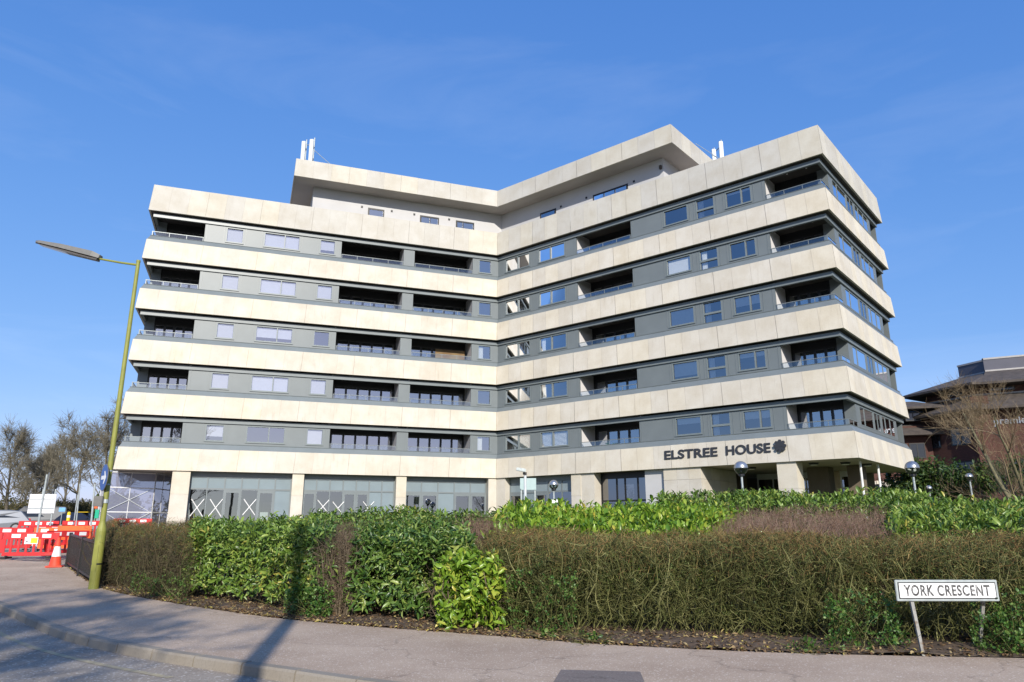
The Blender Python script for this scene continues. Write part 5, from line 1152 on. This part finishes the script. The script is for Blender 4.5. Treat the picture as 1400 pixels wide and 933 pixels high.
def brick_window(a, b, t0, t1, z0, z1):
    f = MB()
    for q0, q1, y0, y1 in ((t0, t1, z0, z0 + .1), (t0, t1, z1 - .1, z1), (t0, t0 + .08, z0 + .1, z1 - .1), (t1 - .08, t1, z0 + .1, z1 - .1), ((t0 + t1) / 2 - .04, (t0 + t1) / 2 + .04, z0 + .1, z1 - .1)): wallbox(f, a, b, q0, q1, .02, .06, y0, y1)
    w = bd(f, 'window', 'black', off_b); p = MB(); wallbox(p, a, b, t0 + .02, t1 - .02, .008, .03, z0 + .02, z1 - .02); bd(p, 'pane', 'carglass', w)
LA = 12.5
for z0 in (2.4, 5.3, 8.1):
    for t0 in (.5, 3.4): brick_window(k1, K0, t0 + .3, t0 + 2.2, z0, z0 + 1.5)
    for t0 in (1.2, 4.6, 8.0, 11.4): 
        if z0 < 8: brick_window(K1b, K2, t0, t0 + 2.3, z0, z0 + 1.5)
for t0 in (1.0, 4.5, 8.0): 
    if t0 < 4: brick_window(up_p[1], up_p[0], t0, t0 + 1.6, zr2 + .25, ze1 - .1)
    brick_window(up_p[2], up_p[3], t0, t0 + 1.8, zr2 + .25, ze1 - .1)
# piers and letters
mb = MB(); wallbox(mb, K1b, K2, -.9, .3, -.3, .55, GB, zr2 - .35); wallbox(mb, K1b, K2, 3.6, 4.1, -.2, .5, GB, 7.6); bd(mb, 'brick_pier', 'brick', off_b)
e_ = Vector((dS.x, dS.y, 0)).normalized(); mo = Vector((-e_.y, e_.x, 0)); mo = mo if mo.dot(Vector((-1, -1, 0))) > 0 else -mo
zl = zat(1345, 581, BY)
text_mesh('lettering', 'premiere house', .78, 'steel', Vector((K1b.x, K1b.y, zl)) + e_ * .45 + mo * .05, e_, (0, 0, 1), off_b, .03, .012)
# lower recessed block with its own skirts
q0 = K0 + dA * -1.5 + Vector((-.3, 0)); low = [K0 + Vector((-4.5, 4.5)), K0 + Vector((-3.2, -1.0)), K0 + Vector((.6, -2.2)), K0 + Vector((4, 6))]
mb = MB(); mb.loft([r3(low, GB - .3), r3(low, ze2 - .6)], False, True); bd(mb, 'side_wall', 'brick', off_b)
yl = K0.y
za, zb2 = zat(1262, 600, yl), zat(1262, 583, yl); zc, zd = zat(1262, 566, yl), zat(1262, 552, yl)
bd(skirt(offs(low, -1.0), za, offs(low, .6), zb2), 'roof', 'tile', off_b); bd(skirt(offs(low, -1.2), zc, offs(low, .9), zd), 'roof', 'tile', off_b)
for t0 in (.4, 2.2):
    brick_window(low[1], low[2], t0, t0 + 1.2, za - 1.9, za - .6); brick_window(low[1], low[2], t0, t0 + 1.2, zb2 + .2, zc - .15)
# brick arcade seen under the overhang
ay = 54.0; ax0, ax1 = az(1150) * ay, az(1262) * ay; zt_ = zat(1220, 640, ay)
arc = thing('brick_arcade', 'low red brick wall with round arches seen below the overhang', 'wall', ((ax0 + ax1) / 2, ay, gz(ay)))
gz0 = gz(ay) - .2; r_ = 1.0; zspr = zat(1220, 681, ay)
mb = MB(); cs_ = [az(1208) * ay, az(1239) * ay]; xs_ = [ax0]
def rbx(x0, x1, z0, z1): mb.box(x0, x1, ay, ay + .5, z0, z1)
prev = ax0
for c in cs_:
    rbx(prev, c - r_, gz0, zt_); K = 14
    for k in range(K):
        xa, xb = c - r_ + 2 * r_ * k / K, c - r_ + 2 * r_ * (k + 1) / K; f = lambda x: zspr + math.sqrt(max(0, r_ * r_ - (x - c) ** 2))
        mb.hexa([(xa, ay, f(xa)), (xb, ay, f(xb)), (xb, ay + .5, f(xb)), (xa, ay + .5, f(xa)), (xa, ay, zt_), (xb, ay, zt_), (xb, ay + .5, zt_), (xa, ay + .5, zt_)])
    prev = c + r_
rbx(prev, ax1, gz0, zt_); bd(mb, 'wall', 'brick', arc)
mb = MB(); mb.box(ax0, ax1, ay + 2.2, ay + 2.4, gz0, zt_); bd(mb, 'rear_wall', 'room', arc)
mb = MB()
for c in cs_:
    for k in range(13):
        a0, a1 = math.pi * k / 13 + .02, math.pi * (k + 1) / 13 - .02
        pts = [(c + rr * math.cos(a), yy, zspr + rr * math.sin(a)) for yy in (ay - .02, ay - .003) for rr, a in ((r_, a0), (r_ + .24, a0), (r_ + .24, a1), (r_, a1))]; mb.hexa(pts)
bd(mb, 'arch_ring', 'stone_col', arc)
# ------------------------------------------------------------------ light, sky, camera
SUN_AZ, SUN_EL = 169.0, 27.0
sd = Vector((math.sin(R(SUN_AZ)) * math.cos(R(SUN_EL)), math.cos(R(SUN_AZ)) * math.cos(R(SUN_EL)), math.sin(R(SUN_EL))))
sl_ = bpy.data.lights.new('sun', 'SUN'); sl_.energy = 3.7; sl_.angle = R(.55); sl_.color = (1, .94, .84)
so = bpy.data.objects.new('sun', sl_); col.objects.link(so); so.rotation_euler = (-sd).to_track_quat('-Z', 'Y').to_euler(); so.location = (0, -20, 40)
wd_ = bpy.data.worlds.new('World'); scn.world = wd_; wd_.use_nodes = True; nt = wd_.node_tree; bg = nt.nodes['Background']
sky = nt.nodes.new('ShaderNodeTexSky'); sky.sky_type = 'NISHITA'; sky.sun_disc = False; sky.sun_elevation = R(SUN_EL); sky.sun_rotation = R(SUN_AZ)
sky.air_density = 1.0; sky.dust_density = .5; sky.ozone_density = 2.2; sky.altitude = 50
# thin high cloud veils
tc = nt.nodes.new('ShaderNodeTexCoord'); mp = nt.nodes.new('ShaderNodeMapping'); mp.inputs['Scale'].default_value = (1.2, 2.2, 7.0); mp.inputs['Rotation'].default_value = (0, R(14), R(25))
nt.links.new(tc.outputs['Generated'], mp.inputs[0])
cn = N(nt, 'ShaderNodeTexNoise', Scale=1.5, Detail=9., Roughness=.58, Distortion=.6); nt.links.new(mp.outputs[0], cn.inputs['Vector'])
cr = ramp(nt, cn.outputs[0], [(.50, (0, 0, 0)), (.9, (.20, .20, .20))])
mixc = N(nt, 'ShaderNodeMix', data_type='RGBA'); nt.links.new(cr.outputs[0], mixc.inputs[0])
sepc = nt.nodes.new('ShaderNodeSeparateColor'); comb = nt.nodes.new('ShaderNodeCombineColor'); nt.links.new(sky.outputs[0], sepc.inputs[0])
for ch, (ga, gn) in enumerate(((.93, .42), (.63, .452), (.38, .665))):
    m1 = N(nt, 'ShaderNodeMath', operation='MULTIPLY'); m1.inputs[1].default_value = .15; nt.links.new(sepc.outputs[ch], m1.inputs[0])
    m2 = N(nt, 'ShaderNodeMath', operation='POWER'); m2.inputs[1].default_value = ga; nt.links.new(m1.outputs[0], m2.inputs[0])
    m3 = N(nt, 'ShaderNodeMath', operation='MULTIPLY'); m3.inputs[1].default_value = gn / .15; nt.links.new(m2.outputs[0], m3.inputs[0]); chn = (chn if ch else []) + [m3]
mn = N(nt, 'ShaderNodeMath', operation='MINIMUM'); gk = N(nt, 'ShaderNodeMath', operation='MULTIPLY'); gk.inputs[1].default_value = .93; nt.links.new(chn[1].outputs[0], gk.inputs[0]); nt.links.new(chn[0].outputs[0], mn.inputs[0]); nt.links.new(gk.outputs[0], mn.inputs[1])
for ch, nd in enumerate((mn, chn[1], chn[2])): nt.links.new(nd.outputs[0], comb.inputs[ch])
nt.links.new(comb.outputs[0], mixc.inputs[6])
cl = N(nt, 'ShaderNodeHueSaturation', Saturation=.45, Value=1.35); nt.links.new(comb.outputs[0], cl.inputs['Color']); nt.links.new(cl.outputs[0], mixc.inputs[7])
nt.links.new(mixc.outputs[2], bg.inputs[0]); bg.inputs[1].default_value = .15
cam = bpy.data.cameras.new('camera'); cam.sensor_width = 36; cam.lens = 36 * FPX / 1400; cam.clip_end = 6000; cam.clip_start = .05
co = bpy.data.objects.new('camera', cam); col.objects.link(co); co.location = (0, 0, EYE); co.rotation_euler = (R(90) + PITCH, 0, 0); scn.camera = co
scn.view_settings.view_transform = 'Standard'; scn.view_settings.look = 'None'; scn.view_settings.exposure = .56; scn.view_settings.gamma = 1
scn.render.engine = 'CYCLES'; scn.cycles.max_bounces = 7; scn.cycles.transparent_max_bounces = 12; scn.cycles.use_denoising = True; scn.cycles.caustics_reflective = False; scn.cycles.caustics_refractive = False
